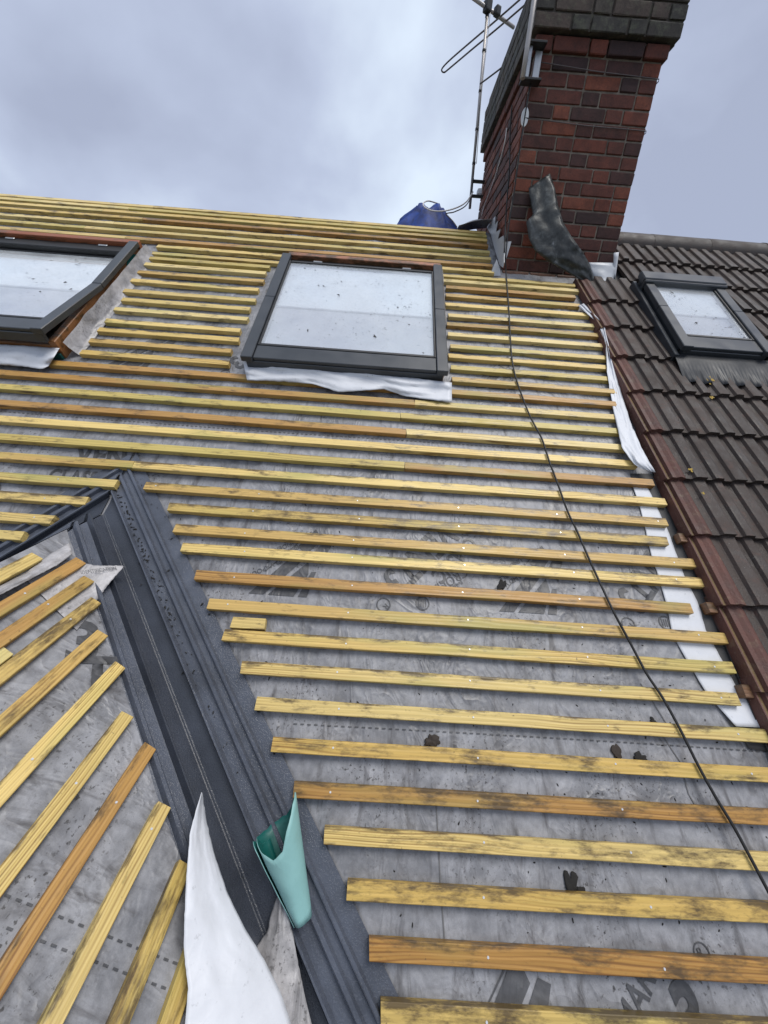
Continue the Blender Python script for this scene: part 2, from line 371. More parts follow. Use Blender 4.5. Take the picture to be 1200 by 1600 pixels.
S_RIDGE = 3.56
roof = thing('terraced_house', V(-1, -1.4, 0), 'house with stripped roof of grey underlay and rows of bare timber battens', 'house')
def hm(x, s):
    """sag and pillowing of the loose underlay between the battens"""
    k = min(max((s-1.2)/0.5, 0), 1)
    if s < 1.05:
        d = min(abs(x - (-0.536 - 0.7955*s)), abs(x - (2*XR + 0.536 + 0.7955*s)))*0.7826
        if s > 0.7: d = min(d, math.hypot(x-XR, s-0.75))
        if d < 0.24: return -0.006
    w = 0.004*ns(x*2.3, s*3.1, 3) + 0.002*ns(x*9, s*7, 8)
    return w*(1-k) + k*(0.007*ns(x*3.3, s*4.0, 5) + 0.007*max(0, ns(x*8.5, s*6.0, 1)) + 0.002)
nx, nS = 150, 130
bm = bmesh.new()
rows = []
for j in range(nS+1):
    s = -1.4 + (S_RIDGE+1.4)*j/nS
    rows.append([V(-3.9 + 5.2*i/nx, s, hm(-3.9 + 5.2*i/nx, s)) for i in range(nx+1)])
grid(bm, rows)
MRo = atM(RM, V(0, 0, 0))
bm.transform(MRo.inverted())
under = obj('underlay', bm, M_mem, roof, MRo)
# rear slope and gable walls close the house
bm = bmesh.new(); yr = V(0, S_RIDGE, 0)
grid(bm, [[(-3.9, yr.y, yr.z), (1.3, yr.y, yr.z)], [(-3.9, yr.y+3.9, yr.z-3.0), (1.3, yr.y+3.9, yr.z-3.0)]])
obj('rear_underlay', bm, M_mem, roof)
bm = bmesh.new(); ye = V(0, -1.4, 0)
box(bm, (-3.8, ye.y+0.3, 0.0), (1.25, ye.y+0.55, ye.z+0.15)); box(bm, (-3.8, yr.y+3.4, 0), (1.25, yr.y+3.65, yr.z-2.95))
obj('wall', bm, M_brick, roof)

# ------------------------------------------------------------------ battens of the main roof
BW, BH = 0.038, 0.025
def batten_mesh(L, w=BW, h=BH, seed=0):
    rs = random.Random(seed); n_ = max(2, int(L/0.12)); bm = bmesh.new(); rings = []
    for i in range(n_+1):
        x = L*i/n_; dy = 0.0016*ns(x*1.3, seed*3.7)*2; dz = 0.0012*ns(x*2.1, seed*5.1, 4); c = 0.0016
        k = 1 + 0.03*ns(x*3, seed*1.9, 9)
        prof = [(-w*k+c, 0), (-c, 0), (0, c), (0, h-c), (-c, h), (-w*k+c, h), (-w*k, h-c), (-w*k, c)]
        sk = (rs.random()-0.5)*0.004 if i in (0, n_) else 0
        rings.append([bm.verts.new((x + sk*(1+q[0]/w*2), w + q[0] + dy, q[1] + dz)) for q in prof])
    for A, B in zip(rings, rings[1:]):
        for k in range(8): bm.faces.new((A[k], B[k], B[(k+1) % 8], A[(k+1) % 8]))
    bm.faces.new(rings[0]); bm.faces.new(rings[-1][::-1])
    bmesh.ops.recalc_face_normals(bm, faces=bm.faces)
    me = bpy.data.meshes.new('batten'); bm.to_mesh(me); bm.free(); return me
nail_bm = bmesh.new(); bmesh.ops.create_cone(nail_bm, cap_ends=True, segments=8, radius1=0.0032, radius2=0.0026, depth=0.0016)
nail_me = bpy.data.meshes.new('nail'); nail_bm.to_mesh(nail_me); nail_bm.free(); nail_me.materials.append(M_nail)
seedc = [0]
def batten(parent, rot, fn, a, b, s, mat=None, nails=None, w=BW):
    """a..b along the batten, s = its lower edge; fn maps (along, across, h) to a point"""
    seedc[0] += 1; sd_ = seedc[0]; rs = random.Random(sd_*13)
    o = obj('batten', batten_mesh(b-a, w, BH, sd_), mat or M_wood, parent, atM(rot, fn(a, s, 0.003)))
    if nails:
        for nx_ in nails:
            if a+0.03 < nx_ < b-0.03:
                obj('nail', nail_me, None, o, atM(rot, fn(nx_ + rs.uniform(-.012, .012), s + w*(0.4+0.25*rs.random()), 0.003+BH+0.0006)))
    return o
BY = [361,366,372.5,380.5,391,401,412,422,433,441,451,464,478,495,509,525,544,559,577,596,616,637,659,684,709,737,766,798,828,861,890,932.5,977,1024,1074,1129,1192,1260,1331,1415.5,1510]
SK = [rxs(700, y, BH)[1] for y in BY] + [-0.535, -0.635, -0.735, -0.835, -0.935, -1.035, -1.135, -1.235, -1.335]
def xend(lst):
    d = {}
    for p in lst:
        x, s = rxs(*p, BH); k = min(range(len(SK)), key=lambda i: abs(SK[i]-s)); d[k] = x
    return d
R_end = xend([(902,448),(910,459),(896,473),(908,483),(925,500),(933,515),(937,530),(946,547),(952,565),(954,583),(962,602),(960,625),(967,647),(975,670),(980,695),(995,725),(1020,752),(1039,782),(1042,817),(1043,846),(1085,880),(1099,911),(1080,950),(1134,997),(1147,1045),(1155,1097)])
V_end = xend([(225,762),(262,795),(272,827),(283,858),(305,900),(325,945),(348,996),(375,1051),(398,1108),(424,1170),(458,1240),(505,1320),(541,1407),(576,1502)])
L_end = xend([(182,755),(135,785),(80,817),(28,850)])
WB = (-0.76, 0.30); WA = (-2.80, -1.712)
RAFT = [-1.35+0.42*i for i in range(8)]
for k, s in enumerate(SK):
    m_ = M_wood_dark if k >= 36 or k in (3, 28) else M_wood
    nl = RAFT if k >= 27 else None
    rx = R_end.get(k, 1.235 + 0.02*math.sin(k*2.3)); segs = []
    if s > 2.735:                                   # above the windows
        rr = 0.690 if s > 2.80 else 1.25
        segs = [(-3.7, -1.95-0.17*(k % 3)), (-1.948-0.17*(k % 3), rr)]
        if k in (6, 7) : segs = [(-1.69 if k == 7 else -1.665, rr)] if k == 7 else segs
    elif s > 1.60:                                  # beside the windows
        lx = -1.683 + 0.006*math.sin(k*5) if s > 2.2 else -1.648
        segs = [(lx, -0.868 + 0.012*math.sin(k*3.1)), (0.335 + 0.008*math.sin(k*4), rx)]
        segs.append((-3.7, -2.86))
    elif s > 0.94:
        j = 0.12 + 0.03*math.sin(k*7) + (0.0 if k % 2 else -0.05)
        if k == 26: segs = [(-3.7, -1.077), (-1.075, rx)]
        elif k in (20,): segs = [(-1.76, rx)]
        else: segs = [(-3.7, j), (j+0.002, rx)] if k % 4 else [(-3.7, -2.1), (-2.098, rx)]
    else:
        vx = V_end.get(k, -0.346 - 0.797*s + 0.0)
        if k in L_end: segs.append((-3.7, L_end[k]))
        elif s > -0.3: segs.append((-3.7, -1.78 + 0.76*s))
        if vx < rx - 0.05: segs.append((vx, rx if k in R_end else 1.33))
    for a, b in segs: batten(roof, RM, V, a, b, s, m_, nl)
# top batten carried on to the chimney, and the short offcut lying against a batten
o = obj('timber_offcut', batten_mesh(0.115, 0.038, 0.022, 999), M_wood_dark, None, atM(RM, V(*rxs(360, 981, 0.022), 0.004)))
tag(o, 'short offcut of batten lying against a longer batten beside the valley', 'timber')

# ------------------------------------------------------------------ print on the underlay
def print_mesh(bm, parent, name, fn, mat=M_print, M_=None):
    """bm in plane coordinates (metres); cut to a grid and laid on the membrane by fn(x, y)"""
    for ax in (0, 1):
        lo = min(v.co[ax] for v in bm.verts); hi = max(v.co[ax] for v in bm.verts); q = math.ceil(lo/0.045)*0.045
        while q < hi:
            nn = Vector((1, 0, 0)) if ax == 0 else Vector((0, 1, 0))
            bmesh.ops.bisect_plane(bm, geom=bm.verts[:]+bm.edges[:]+bm.faces[:], plane_co=nn*q, plane_no=nn); q += 0.045
    for v in bm.verts: v.co = fn(v.co.x, v.co.y)
    if M_: bm.transform(M_.inverted())
    return obj(name, bm, mat, parent, M_)
def text_bm(txt, size, pos, ang, bold=0.0, shear=0.0, squash=1.0):
    cu_ = bpy.data.curves.new('lettering', 'FONT'); cu_.body = txt; cu_.size = size; cu_.offset = bold; cu_.shear = shear; cu_.resolution_u = 3
    to = bpy.data.objects.new('lettering', cu_); COL.objects.link(to)
    dg = bpy.context.evaluated_depsgraph_get(); me = bpy.data.meshes.new_from_object(to.evaluated_get(dg))
    bpy.data.objects.remove(to); bpy.data.curves.remove(cu_)
    bm = bmesh.new(); bm.from_mesh(me); bpy.data.meshes.remove(me)
    bm.transform(Matrix.Translation((pos[0], pos[1], 0)) @ Matrix.Rotation(ang, 4, 'Z') @ Matrix.Diagonal((squash, 1, 1, 1)))
    bmesh.ops.triangulate(bm, faces=bm.faces); return bm
def poly_bm(polys):
    bm = bmesh.new()
    for p in polys: bm.faces.new([bm.verts.new((*q, 0)) for q in p])
    bmesh.ops.triangulate(bm, faces=bm.faces); return bm
def onmain(x, s): return V(x, s, hm(x, s) + 0.0022)
def ring(cx, cy, r, w, n=20):
    P = []
    for i in range(n):
        a, b = 2*math.pi*i/n, 2*math.pi*(i+1)/n
        P.append([(cx+r*math.cos(a), cy+r*math.sin(a)), (cx+r*math.cos(b), cy+r*math.sin(b)), (cx+(r-w)*math.cos(b), cy+(r-w)*math.sin(b)), (cx+(r-w)*math.cos(a), cy+(r-w)*math.sin(a))])
    return P
def logo(x, s, k=1.0):
    q = lambda a, b: (x + a*k, s + b*k)
    P = [[q(0, 0), q(0.055, 0), q(0.185, 0.155), q(0.155, 0.185)], [q(0.07, 0), q(0.165, 0), q(0.205, 0.09), q(0.198, 0.14)],
         [q(0.18, 0), q(0.213, 0), q(0.232, 0.10), q(0.215, 0.10)], [q(0.145, 0.20), q(0.185, 0.17), q(0.235, 0.235), q(0.205, 0.285)],
         [q(0.205, 0.17), q(0.245, 0.13), q(0.285, 0.235), q(0.255, 0.245)], [q(0.04, 0.09), q(0.043, 0.088), q(0.19, 0.27), q(0.187, 0.272)]]
    return poly_bm(P)
def brand(x, s):
    a = rad(228)
    for txt, size, dx, ds, an, bold, sq in (('VENT3', 0.15, 0.26, 0.80, a, 0.004, 0.8), ('CLASSIC', 0.085, 0.37, 0.74, a, 0.002, 0.75), ('CROMAR', 0.052, 0.345, 0.60, rad(214), 0.0, 0.9),
                                          ('Building Products', 0.02, 0.33, 0.545, rad(214), 0.0, 0.9)):
        print_mesh(text_bm(txt, size, (x+dx, s+ds), an, bold, 0.1, sq), under, 'printed_lettering', onmain, M_print, MRo)
    print_mesh(text_bm('R', 0.03, (x+0.045, s+0.437), a), under, 'printed_lettering', onmain, M_print, MRo)
    print_mesh(poly_bm(ring(x+0.037, s+0.43, 0.026, 0.004)), under, 'printed_mark', onmain, M_print, MRo)
    print_mesh(poly_bm(ring(x+0.18, s+0.444, 0.026, 0.005) + [[(x+0.165+i*0.008, s+0.43), (x+0.169+i*0.008, s+0.43), (x+0.169+i*0.008, s+0.458), (x+0.165+i*0.008, s+0.458)] for i in range(4)]), under, 'printed_mark', onmain, M_print, MRo)
    print_mesh(text_bm('AIR AND VAPOUR\nPERMEABLE\nUNDERLAY', 0.026, (x-0.30, s+0.625), rad(212)), under, 'printed_lettering', onmain, M_print, MRo)
for x, s in ((-0.458, 0.439), (0.463, 0.435), (0.20, -0.70), (-1.50, 1.63), (0.47, 1.66)):
    print_mesh(logo(x, s), under, 'printed_logo', onmain, M_print, MRo)
for x, s in ((0, 0), (0.90, -0.012), (-0.91, 1.20)):
    brand(x, s)
print_mesh(text_bm('VENT', 0.15, (-1.36, 0.975), rad(48)*0, 0.004, -0.3, 0.8), under, 'printed_lettering', onmain, M_print, MRo)
print_mesh(text_bm('CLASSIC', 0.10, (-1.42, 0.865), 0.0, 0.002, -0.3, 0.75), under, 'printed_lettering', onmain, M_print, MRo)
print_mesh(text_bm('VENT3', 0.17, (-1.95, 0.72), 0.0, 0.004, -0.3, 0.8), under, 'printed_lettering', onmain, M_print, MRo)
for txt, size, px, an, bold in (('CROMAR', 0.075, (0.575, -0.655), rad(50), 0.001), ('Building Products', 0.026, (0.62, -0.655), rad(50), 0.0), ('3', 0.165, (0.80, -0.575), rad(22), 0.006), ('VENT', 0.15, (0.56, -0.86), rad(45), 0.004)):
    print_mesh(text_bm(txt, size, px, an, bold, 0.1, 0.85), under, 'printed_lettering', onmain, M_print, MRo)
_x, _s = rxs(1097, 1490)
print_mesh(poly_bm(ring(_x, _s, 0.021, 0.003)), under, 'printed_mark', onmain, M_print, MRo)
print_mesh(text_bm('R', 0.026, (_x-0.008, _s-0.009), rad(20)), under, 'printed_lettering', onmain, M_print, MRo)
def dashes(pts_fn, a, b, w=0.0035, L=0.011, gap=0.010):
    P = []; x = a
    while x < b:
        P.append([(x, -w/2), (x+L, -w/2), (x+L, w/2), (x, w/2)]); x += L + gap
    return poly_bm(P)
for s0, a, b in ((0.039, -0.22, 1.3), (1.238, -3.7, 1.25)):
    bm = dashes(None, a, b)
    for v in bm.verts: v.co.y += s0 + 0.004*math.sin(v.co.x*2)
    print_mesh(bm, under, 'printed_lap_line', onmain, M_print, MRo)
# shade of creases and lap edges in the underlay, painted as dark strips
def crease_shade(pts, w=0.0022):
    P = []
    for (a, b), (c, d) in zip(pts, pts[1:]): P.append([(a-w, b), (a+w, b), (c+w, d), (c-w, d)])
    print_mesh(poly_bm(P), under, 'crease_shade', onmain, M_crease_shade, MRo)
crease_shade([rxs(x, y) for x, y in ((681, 1255), (684, 1300), (689, 1400), (694, 1465))], 0.0014)
crease_shade([rxs(x, y) for x, y in ((1035, 1150), (1062, 1190), (1075, 1240), (1110, 1300))], 0.0016)
crease_shade([rxs(x, y) for x, y in ((1000, 1068), (1040, 1130))], 0.0014)

# ------------------------------------------------------------------ side gable roof
gable = thing('gable_extension', CAM + Vector((XR, 0.4, ZR)), 'projecting side gable of the house, grey underlay and angled battens beside the valley', 'gable')
YG0 = -0.75
def yfold(t): return 1.388 - 0.7955*t
def hg(y, t): return 0.008 + 0.003*ns(y*3, t*4, 2) + 0.0015*ns(y*9, t*9, 6)
bm = bmesh.new(); rows = []
for j in range(61):
    t = 0.0 + 1.9*j/60; ye_ = yfold(t) - 0.165 + 0.012*ns(t*6, 4)
    if t < 0.13: ye_ -= 0.02
    rows.append([G(YG0 + (max(ye_, YG0+0.02)-YG0)*i/60, t, hg(YG0 + (ye_-YG0)*i/60, t)) for i in range(61)])
grid(bm, rows); MGo = atM(GM, G(0, 0, 0)); bm.transform(MGo.inverted())
gunder = obj('underlay', bm, M_mem, gable, MGo)
bm = bmesh.new()
def GL(y, t, h=0.0): p = G(y, t, h); return Vector((2*XR - p.x, p.y, p.z))
grid(bm, [[GL(YG0, t, 0.006), GL(yfold(t)-0.12, t, 0.006)] for t in (0.0, 0.6, 1.2, 1.5)])
obj('far_underlay', bm, M_mem, gable)
bm = bmesh.new(); p0, p1 = G(YG0, 1.9), G(YG0, 0)
grid(bm, [[p1, p0], [Vector((p1.x, p1.y, 0)), Vector((p0.x, p0.y, 0))]], smooth=False)
pl = Vector((2*XR-p0.x, p0.y, p0.z)); grid(bm, [[pl, p1], [Vector((pl.x, pl.y, 0)), Vector((p1.x, p1.y, 0))]], smooth=False)
obj('wall', bm, M_brick, gable)
GROW = [((61,872),(0,915)),((135,882),(0,962)),((147,910),(0,1012)),((160,945),(0,1070)),((169,995),(0,1152)),((197,1045),(0,1262)),((208,1122),(0,1405)),((242,1170),(0,1575)),((265,1262),(102,1600)),((295,1352),(207,1600))]
for i, (pe, pm) in enumerate(GROW):
    ye_, te = gyt(*pe, BH); t = gyt(*pm, BH)[1]*0.5 + te*0.5
    if i == 0: t = 0.062; ye_ = 1.03
    batten(gable, GM, lambda a, b, h: G(a, -b, h), YG0, ye_, -t, M_wood_dark if i in (3, 9) else M_wood, [-0.3, 0.12, 0.56, 0.9], 0.036)
for t, ye_ in ((0.99, 0.44), (1.09, 0.37), (1.19, 0.28)):
    batten(gable, GM, lambda a, b, h: G(a, -b, h), YG0, ye_-0.02, -t, M_wood_dark)
o = obj('timber_offcut', batten_mesh(0.075, 0.03, 0.022, 998), M_wood, None, atM(GM, G(gyt(0, 1030)[0]-0.07, gyt(0, 1030)[1]+0.02, 0.012)))
tag(o, 'small pale block of wood between two battens on the side gable', 'timber')
def ongab(a, b): return G(a, -b, hg(a, -b)+0.0025)
for (t0, y0) in ((0.40, 0.365), (0.40, 0.352)):
    pass
for yy, t0, t1 in ((0.384, 0.52, 1.0), (0.350, 0.62, 1.0)):
    bm = dashes(None, t0, t1)
    bm.transform(Matrix.Translation((yy, 0, 0)) @ Matrix.Rotation(rad(-90), 4, 'Z'))
    print_mesh(bm, gunder, 'printed_lap_line', ongab, M_print, MGo)
for txt, sz, y, t, an in (('3', 0.19, 0.80, 0.33, rad(-55)), ('T', 0.17, 0.735, 0.42, rad(-55))):
    print_mesh(text_bm(txt, sz, (y, -t), an, 0.005), gunder, 'printed_lettering', ongab, M_print, MGo)

# ------------------------------------------------------------------ valley troughs
def xfold(s): return -0.536 - 0.7955*s
PROF = [(0, 0.002), (0.003, 0.0018), (0.006, 0.001), (0.053, 0.001), (0.057, 0.021), (0.060, 0.024), (0.065, 0.024), (0.070, 0.004), (0.102, 0.004), (0.106, 0.018), (0.109, 0.020), (0.119, 0.020), (0.123, 0.004), (0.142, 0.004), (0.146, 0.017), (0.149, 0.018), (0.156, 0.018), (0.160, 0.003), (0.205, 0.003)]
def trough(name, mirror, label):
    bm = bmesh.new(); rows = []; n_ = 44
    for j in range(n_+1):
        s = -1.3 + 2.45*j/n_; t = 0.7317 - s; y = yfold(t); row = []
        for p, h in reversed(PROF[1:]): row.append(G(y - p*0.7826, t - p*0.6225, h if p < 0.132 else 0.001))
        for p, h in PROF: row.append(V(xfold(s) + p*0.7826, s + p*0.6225, h + 0.0012*ns(s*4, p*30)))
        rows.append(row)
    grid(bm, rows, smooth=False)
    bmesh.ops.bisect_plane(bm, geom=bm.verts[:]+bm.edges[:]+bm.faces[:], plane_co=(XR+0.006, 0, 0), plane_no=(-1, 0, 0), clear_outer=True)
    if mirror:
        for v in bm.verts: v.co.x = 2*XR - v.co.x
        bmesh.ops.reverse_faces(bm, faces=bm.faces)
    o = thing(name, V(xfold(-0.6), -0.6), label, 'valley trough')
    nc = 2*len(PROF)-2
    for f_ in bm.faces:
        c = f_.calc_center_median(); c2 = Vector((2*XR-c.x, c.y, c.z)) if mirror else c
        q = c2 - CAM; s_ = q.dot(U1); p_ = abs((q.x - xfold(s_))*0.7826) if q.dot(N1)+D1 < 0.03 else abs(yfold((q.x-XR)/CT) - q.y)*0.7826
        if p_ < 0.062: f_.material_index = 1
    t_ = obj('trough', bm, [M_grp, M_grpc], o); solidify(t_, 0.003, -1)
    return o
trough('valley_trough', False, 'long dark grey ribbed valley trough running down between battens and side gable')
trough('valley_trough', True, 'dark grey valley trough hidden behind the gable ridge, only its upper channel showing')
# dirt lying along the groove
def crumbs(name, n, place, rmin, rmax, mat, label, cat):
    bm = bmesh.new()
    for i in range(n):
        P, nn = place(i); r = random.uniform(rmin, rmax)
        res = bmesh.ops.create_icosphere(bm, subdivisions=1, radius=r)
        q = nn.to_track_quat('Z', 'Y').to_matrix().to_4x4() @ Matrix.Rotation(random.random()*6.28, 4, 'Z') @ Matrix.Diagonal((1+random.random()*1.2, 0.7, 0.4, 1))
        for v in res['verts']:
            v.co = (Matrix.Translation(P) @ q) @ (v.co*(0.75+0.5*random.random()))
    o = obj(name, bm, mat); o['kind'] = 'stuff'; o['label'] = label; o['category'] = cat; return o
def inval(i):
    s = random.triangular(-0.2, 0.86, 0.7); p = random.gauss(0.078, 0.007)
    if random.random() < 0.2: p = random.uniform(0.03, 0.2)
    return V(xfold(s)+p*0.7826, s+p*0.6225, 0.006), N1
crumbs('valley_grit', 170, inval, 0.0008, 0.0042, M_dirt, 'dark crumbs of dirt gathered in the valley groove', 'dirt')
def onroof(i):
    x, s = random.uniform(-0.9, 1.2), random.triangular(-0.5, 1.3, -0.2)
    if x < xfold(s)+0.3: x = 1.2 - random.random()*0.8
    return V(x, s, hm(x, s)+0.001), N1
crumbs('roof_grit', 230, onroof, 0.0010, 0.0032, M_dirt, 'fine dark grit scattered over the grey underlay', 'dirt')

# ------------------------------------------------------------------ loose sheets
N3 = (N1+N2).normalized(); F0 = V(-0.536, 0, 0)
def Fp(px, py, h):
    d = ray(px, py); return CAM + d*((h + (F0-CAM).dot(N3))/N3.dot(d))
def ribbon(name, left, right, hl, mat, label, cat='sheet', nu=26, nv=9, bulge=0.0, rip=0.003, seed=0, gab=False, thick=0.0012, group=None):
    """left/right: outline pixels; hl(u) height above the roof along the sheet"""
    nu = int(nu*1.8); nv = int(nv*1.5)
    L = lerp_poly([(*p, 0) for p in left], nu); Rr = lerp_poly([(*p, 0) for p in right], nu); bm = bmesh.new(); rows = []
    for i in range(1, nu-1):
        L[i] += Vector((0.9*ns(i*0.7, seed), 0.9*ns(i*0.7, seed, 5), 0)); Rr[i] += Vector((1.1*ns(i*0.8, seed, 2), 1.1*ns(i*0.8, seed, 7), 0))
    for i in range(nu):
        u = i/(nu-1); row = []
        for j in range(nv):
            v = j/(nv-1); q = L[i].lerp(Rr[i], v); hh = hl(u)
            h = (hh if not isinstance(hh, tuple) else hh[0]*(1-v)+hh[1]*v) + bulge*math.sin(math.pi*v) + rip*ns(u*6, v*3, seed) + rip*0.45*abs(ns(u*15+v*4, v*5, seed+9)) + rip*0.2*ns(u*34, v*12, seed)
            row.append(Fp(q.x, q.y, h) if gab == 'v' else Vp(q.x, q.y, h) if not gab else G(*gyt(q.x, q.y, h), h))
        rows.append(row)
    grid(bm, rows); c = rows[0][0].copy()
    o = obj(name, bm, mat); solidify(o, thick); tag(o, label, cat, group); return o
ribbon('underlay_flap', [(380,566),(470,573),(560,581),(640,590),(706,598)], [(386,594),(440,596),(490,600),(530,613),(600,608),(632,619),(706,629)],
       lambda u: (0.060, 0.036), M_white, 'white torn underlay flap hanging below the complete skylight between battens', bulge=0.003, rip=0.012, seed=2)
ribbon('underlay_flap', [(-140,528),(-60,532),(0,538),(50,541),(93,544)], [(-140,562),(-60,566),(0,570),(40,573),(66,577),(76,572)],
       lambda u: (0.07, 0.034), M_white, 'white underlay flap curling out below the slightly open skylight', bulge=0.004, rip=0.009, seed=4)
ribbon('verge_sheet', [(903,478),(936,506),(946,540),(949,585),(958,640),(972,700),(992,727),(1014,737)], [(912,474),(944,506),(949,530),(956,560),(967,600),(985,660),(1005,705),(1024,738)],
       lambda u: 0.036 + 0.012*math.sin(u*9), M_white, 'narrow white sheet curling up along the upper verge of the brown tiles', bulge=0.002, rip=0.014, seed=7)
ribbon('verge_sheet', [(988,757),(1002,800),(1010,835),(1018,870),(1030,905),(1043,950),(1050,990),(1072,1030),(1105,1085),(1150,1135)], [(1010,757),(1030,800),(1045,832),(1062,880),(1071,905),(1090,940),(1103,985),(1130,1035),(1153,1078),(1180,1105),(1196,1137)],
       lambda u: 0.0055 if u < 0.85 else 0.0055+0.05*(u-0.85), M_white, 'white strip lying under the lower batten ends beside the tile verge', rip=0.0, seed=9)
o = ribbon('old_felt_strip', [(985,740),(1010,800),(1042,880),(1070,960),(1110,1060),(1170,1170)], [(1030,740),(1075,840),(1110,910),(1150,990),(1190,1070),(1240,1180)], lambda u: 0.0042, M_felt,
       'dark old felt strip along the edge of the brown tiles', rip=0.0)
ribbon('valley_sheet', [(315,1238),(305,1270),(297,1300),(291,1370),(288,1440),(287,1480),(291,1520),(294,1545),(290,1590),(280,1700)], [(316,1239),(322,1280),(335,1335),(355,1395),(382,1450),(412,1498),(438,1550),(455,1600),(485,1700)],
       lambda u: (0.13+0.02*u, 0.085+0.02*u), M_white, 'large white torn sheet standing up out of the valley trough to a point', bulge=0.006, rip=0.006, gab='v', nv=14, nu=34, seed=11)
ribbon('underlay_flap', [(441,1386),(430,1408),(423,1430),(418,1455),(402,1478),(385,1500),(380,1600),(380,1700)], [(442,1386),(450,1425),(458,1462),(466,1505),(475,1550),(487,1600),(500,1690)],
       lambda u: (0.022, 0.03), M_flapgrey, 'grey triangular underlay flap in the valley beside the large white sheet', bulge=0.012, rip=0.008, nv=12, seed=13)
# underlay corner over the valley at the gable top, with its print
o = ribbon('underlay_flap', [(40,905),(70,890),(105,875),(150,884),(192,884)], [(120,985),(140,960),(150,940),(168,915),(193,886)], lambda u: 0.0125 + 0.085*max(0, u-0.5), M_flapgrey,
       'pointed grey underlay corner printed IDENTIFICATION lying over the valley', rip=0.001, seed=15, gab=True)
fl = o
def tri_text():
    a, b = gyt(128, 896, 0.04), gyt(178, 893, 0.04)
    bm = text_bm('IDENTIFICATION', 0.022, (0, 0), 0.0)
    ex_ = (G(b[0], b[1], 0.0)-G(a[0], a[1], 0.0)); L = ex_.length; w = max(v.co.x for v in bm.verts); ex_.normalize(); ey_ = N2.cross(ex_)
    for v in bm.verts: v.co = G(a[0], a[1], 0.034) + N2*(v.co.x/w*0.016) + ex_*(v.co.x/w*L*1.05) + ey_*v.co.y
    return bm
obj('printed_lettering', tri_text(), M_print, fl)
ribbon('underlay_flap', [(-60,945),(0,915),(40,895),(75,868),(108,848)], [(-60,962),(0,930),(50,904),(90,883),(113,866)], lambda u: (0.010, 0.034), M_flapgrey,
       'curled pale underlay edge along the top of the side gable', bulge=0.012, rip=0.004, seed=17, gab=True)

# teal roll lying in the valley
def roll():
    bm = bmesh.new(); bI = 1
    A = Vp(474, 1438, 0.038); B = Vp(432, 1292, 0.075); ax = (B-A).normalized(); e1 = ax.cross(N1).normalized(); e2 = e1.cross(ax).normalized()
    rows = []; nA, nL = 40, 12
    for i in range(nA+1):
        u = i/nA; ang = rad(-200) + rad(430)*u; row = []
        c_ = math.cos(ang); k = 1.0 - 0.16*u
        # torn mouth: tall on the right and back, low towards the viewer
        top = 0.98 + 0.28*max(0, math.cos(ang-rad(10)))**1.5 - 0.22*max(0, math.sin(ang)) - (0.10 if u > 0.9 else 0) + 0.045*ns(u*16, 3) + 0.03*ns(u*45, 8)
        for j in range(nL+1):
            w = j/nL*top; r = (0.024 + 0.040*w)*k
            row.append(A + ax*((B-A).length*w) + e1*(c_*r) + e2*(math.sin(ang)*r) + N1*0.004*ns(u*9, w*4, 6))
        rows.append(row)
    grid(bm, rows)
    o = obj('rolled_sheet', bm, [M_aqua, M_teal]); m = o.modifiers.new('thickness', 'SOLIDIFY'); m.thickness = 0.0016; m.offset = -1; m.material_offset = 1
    tag(o, 'rolled aqua and dark teal sheet standing like a cone in the valley trough', 'rolled sheet')
roll()

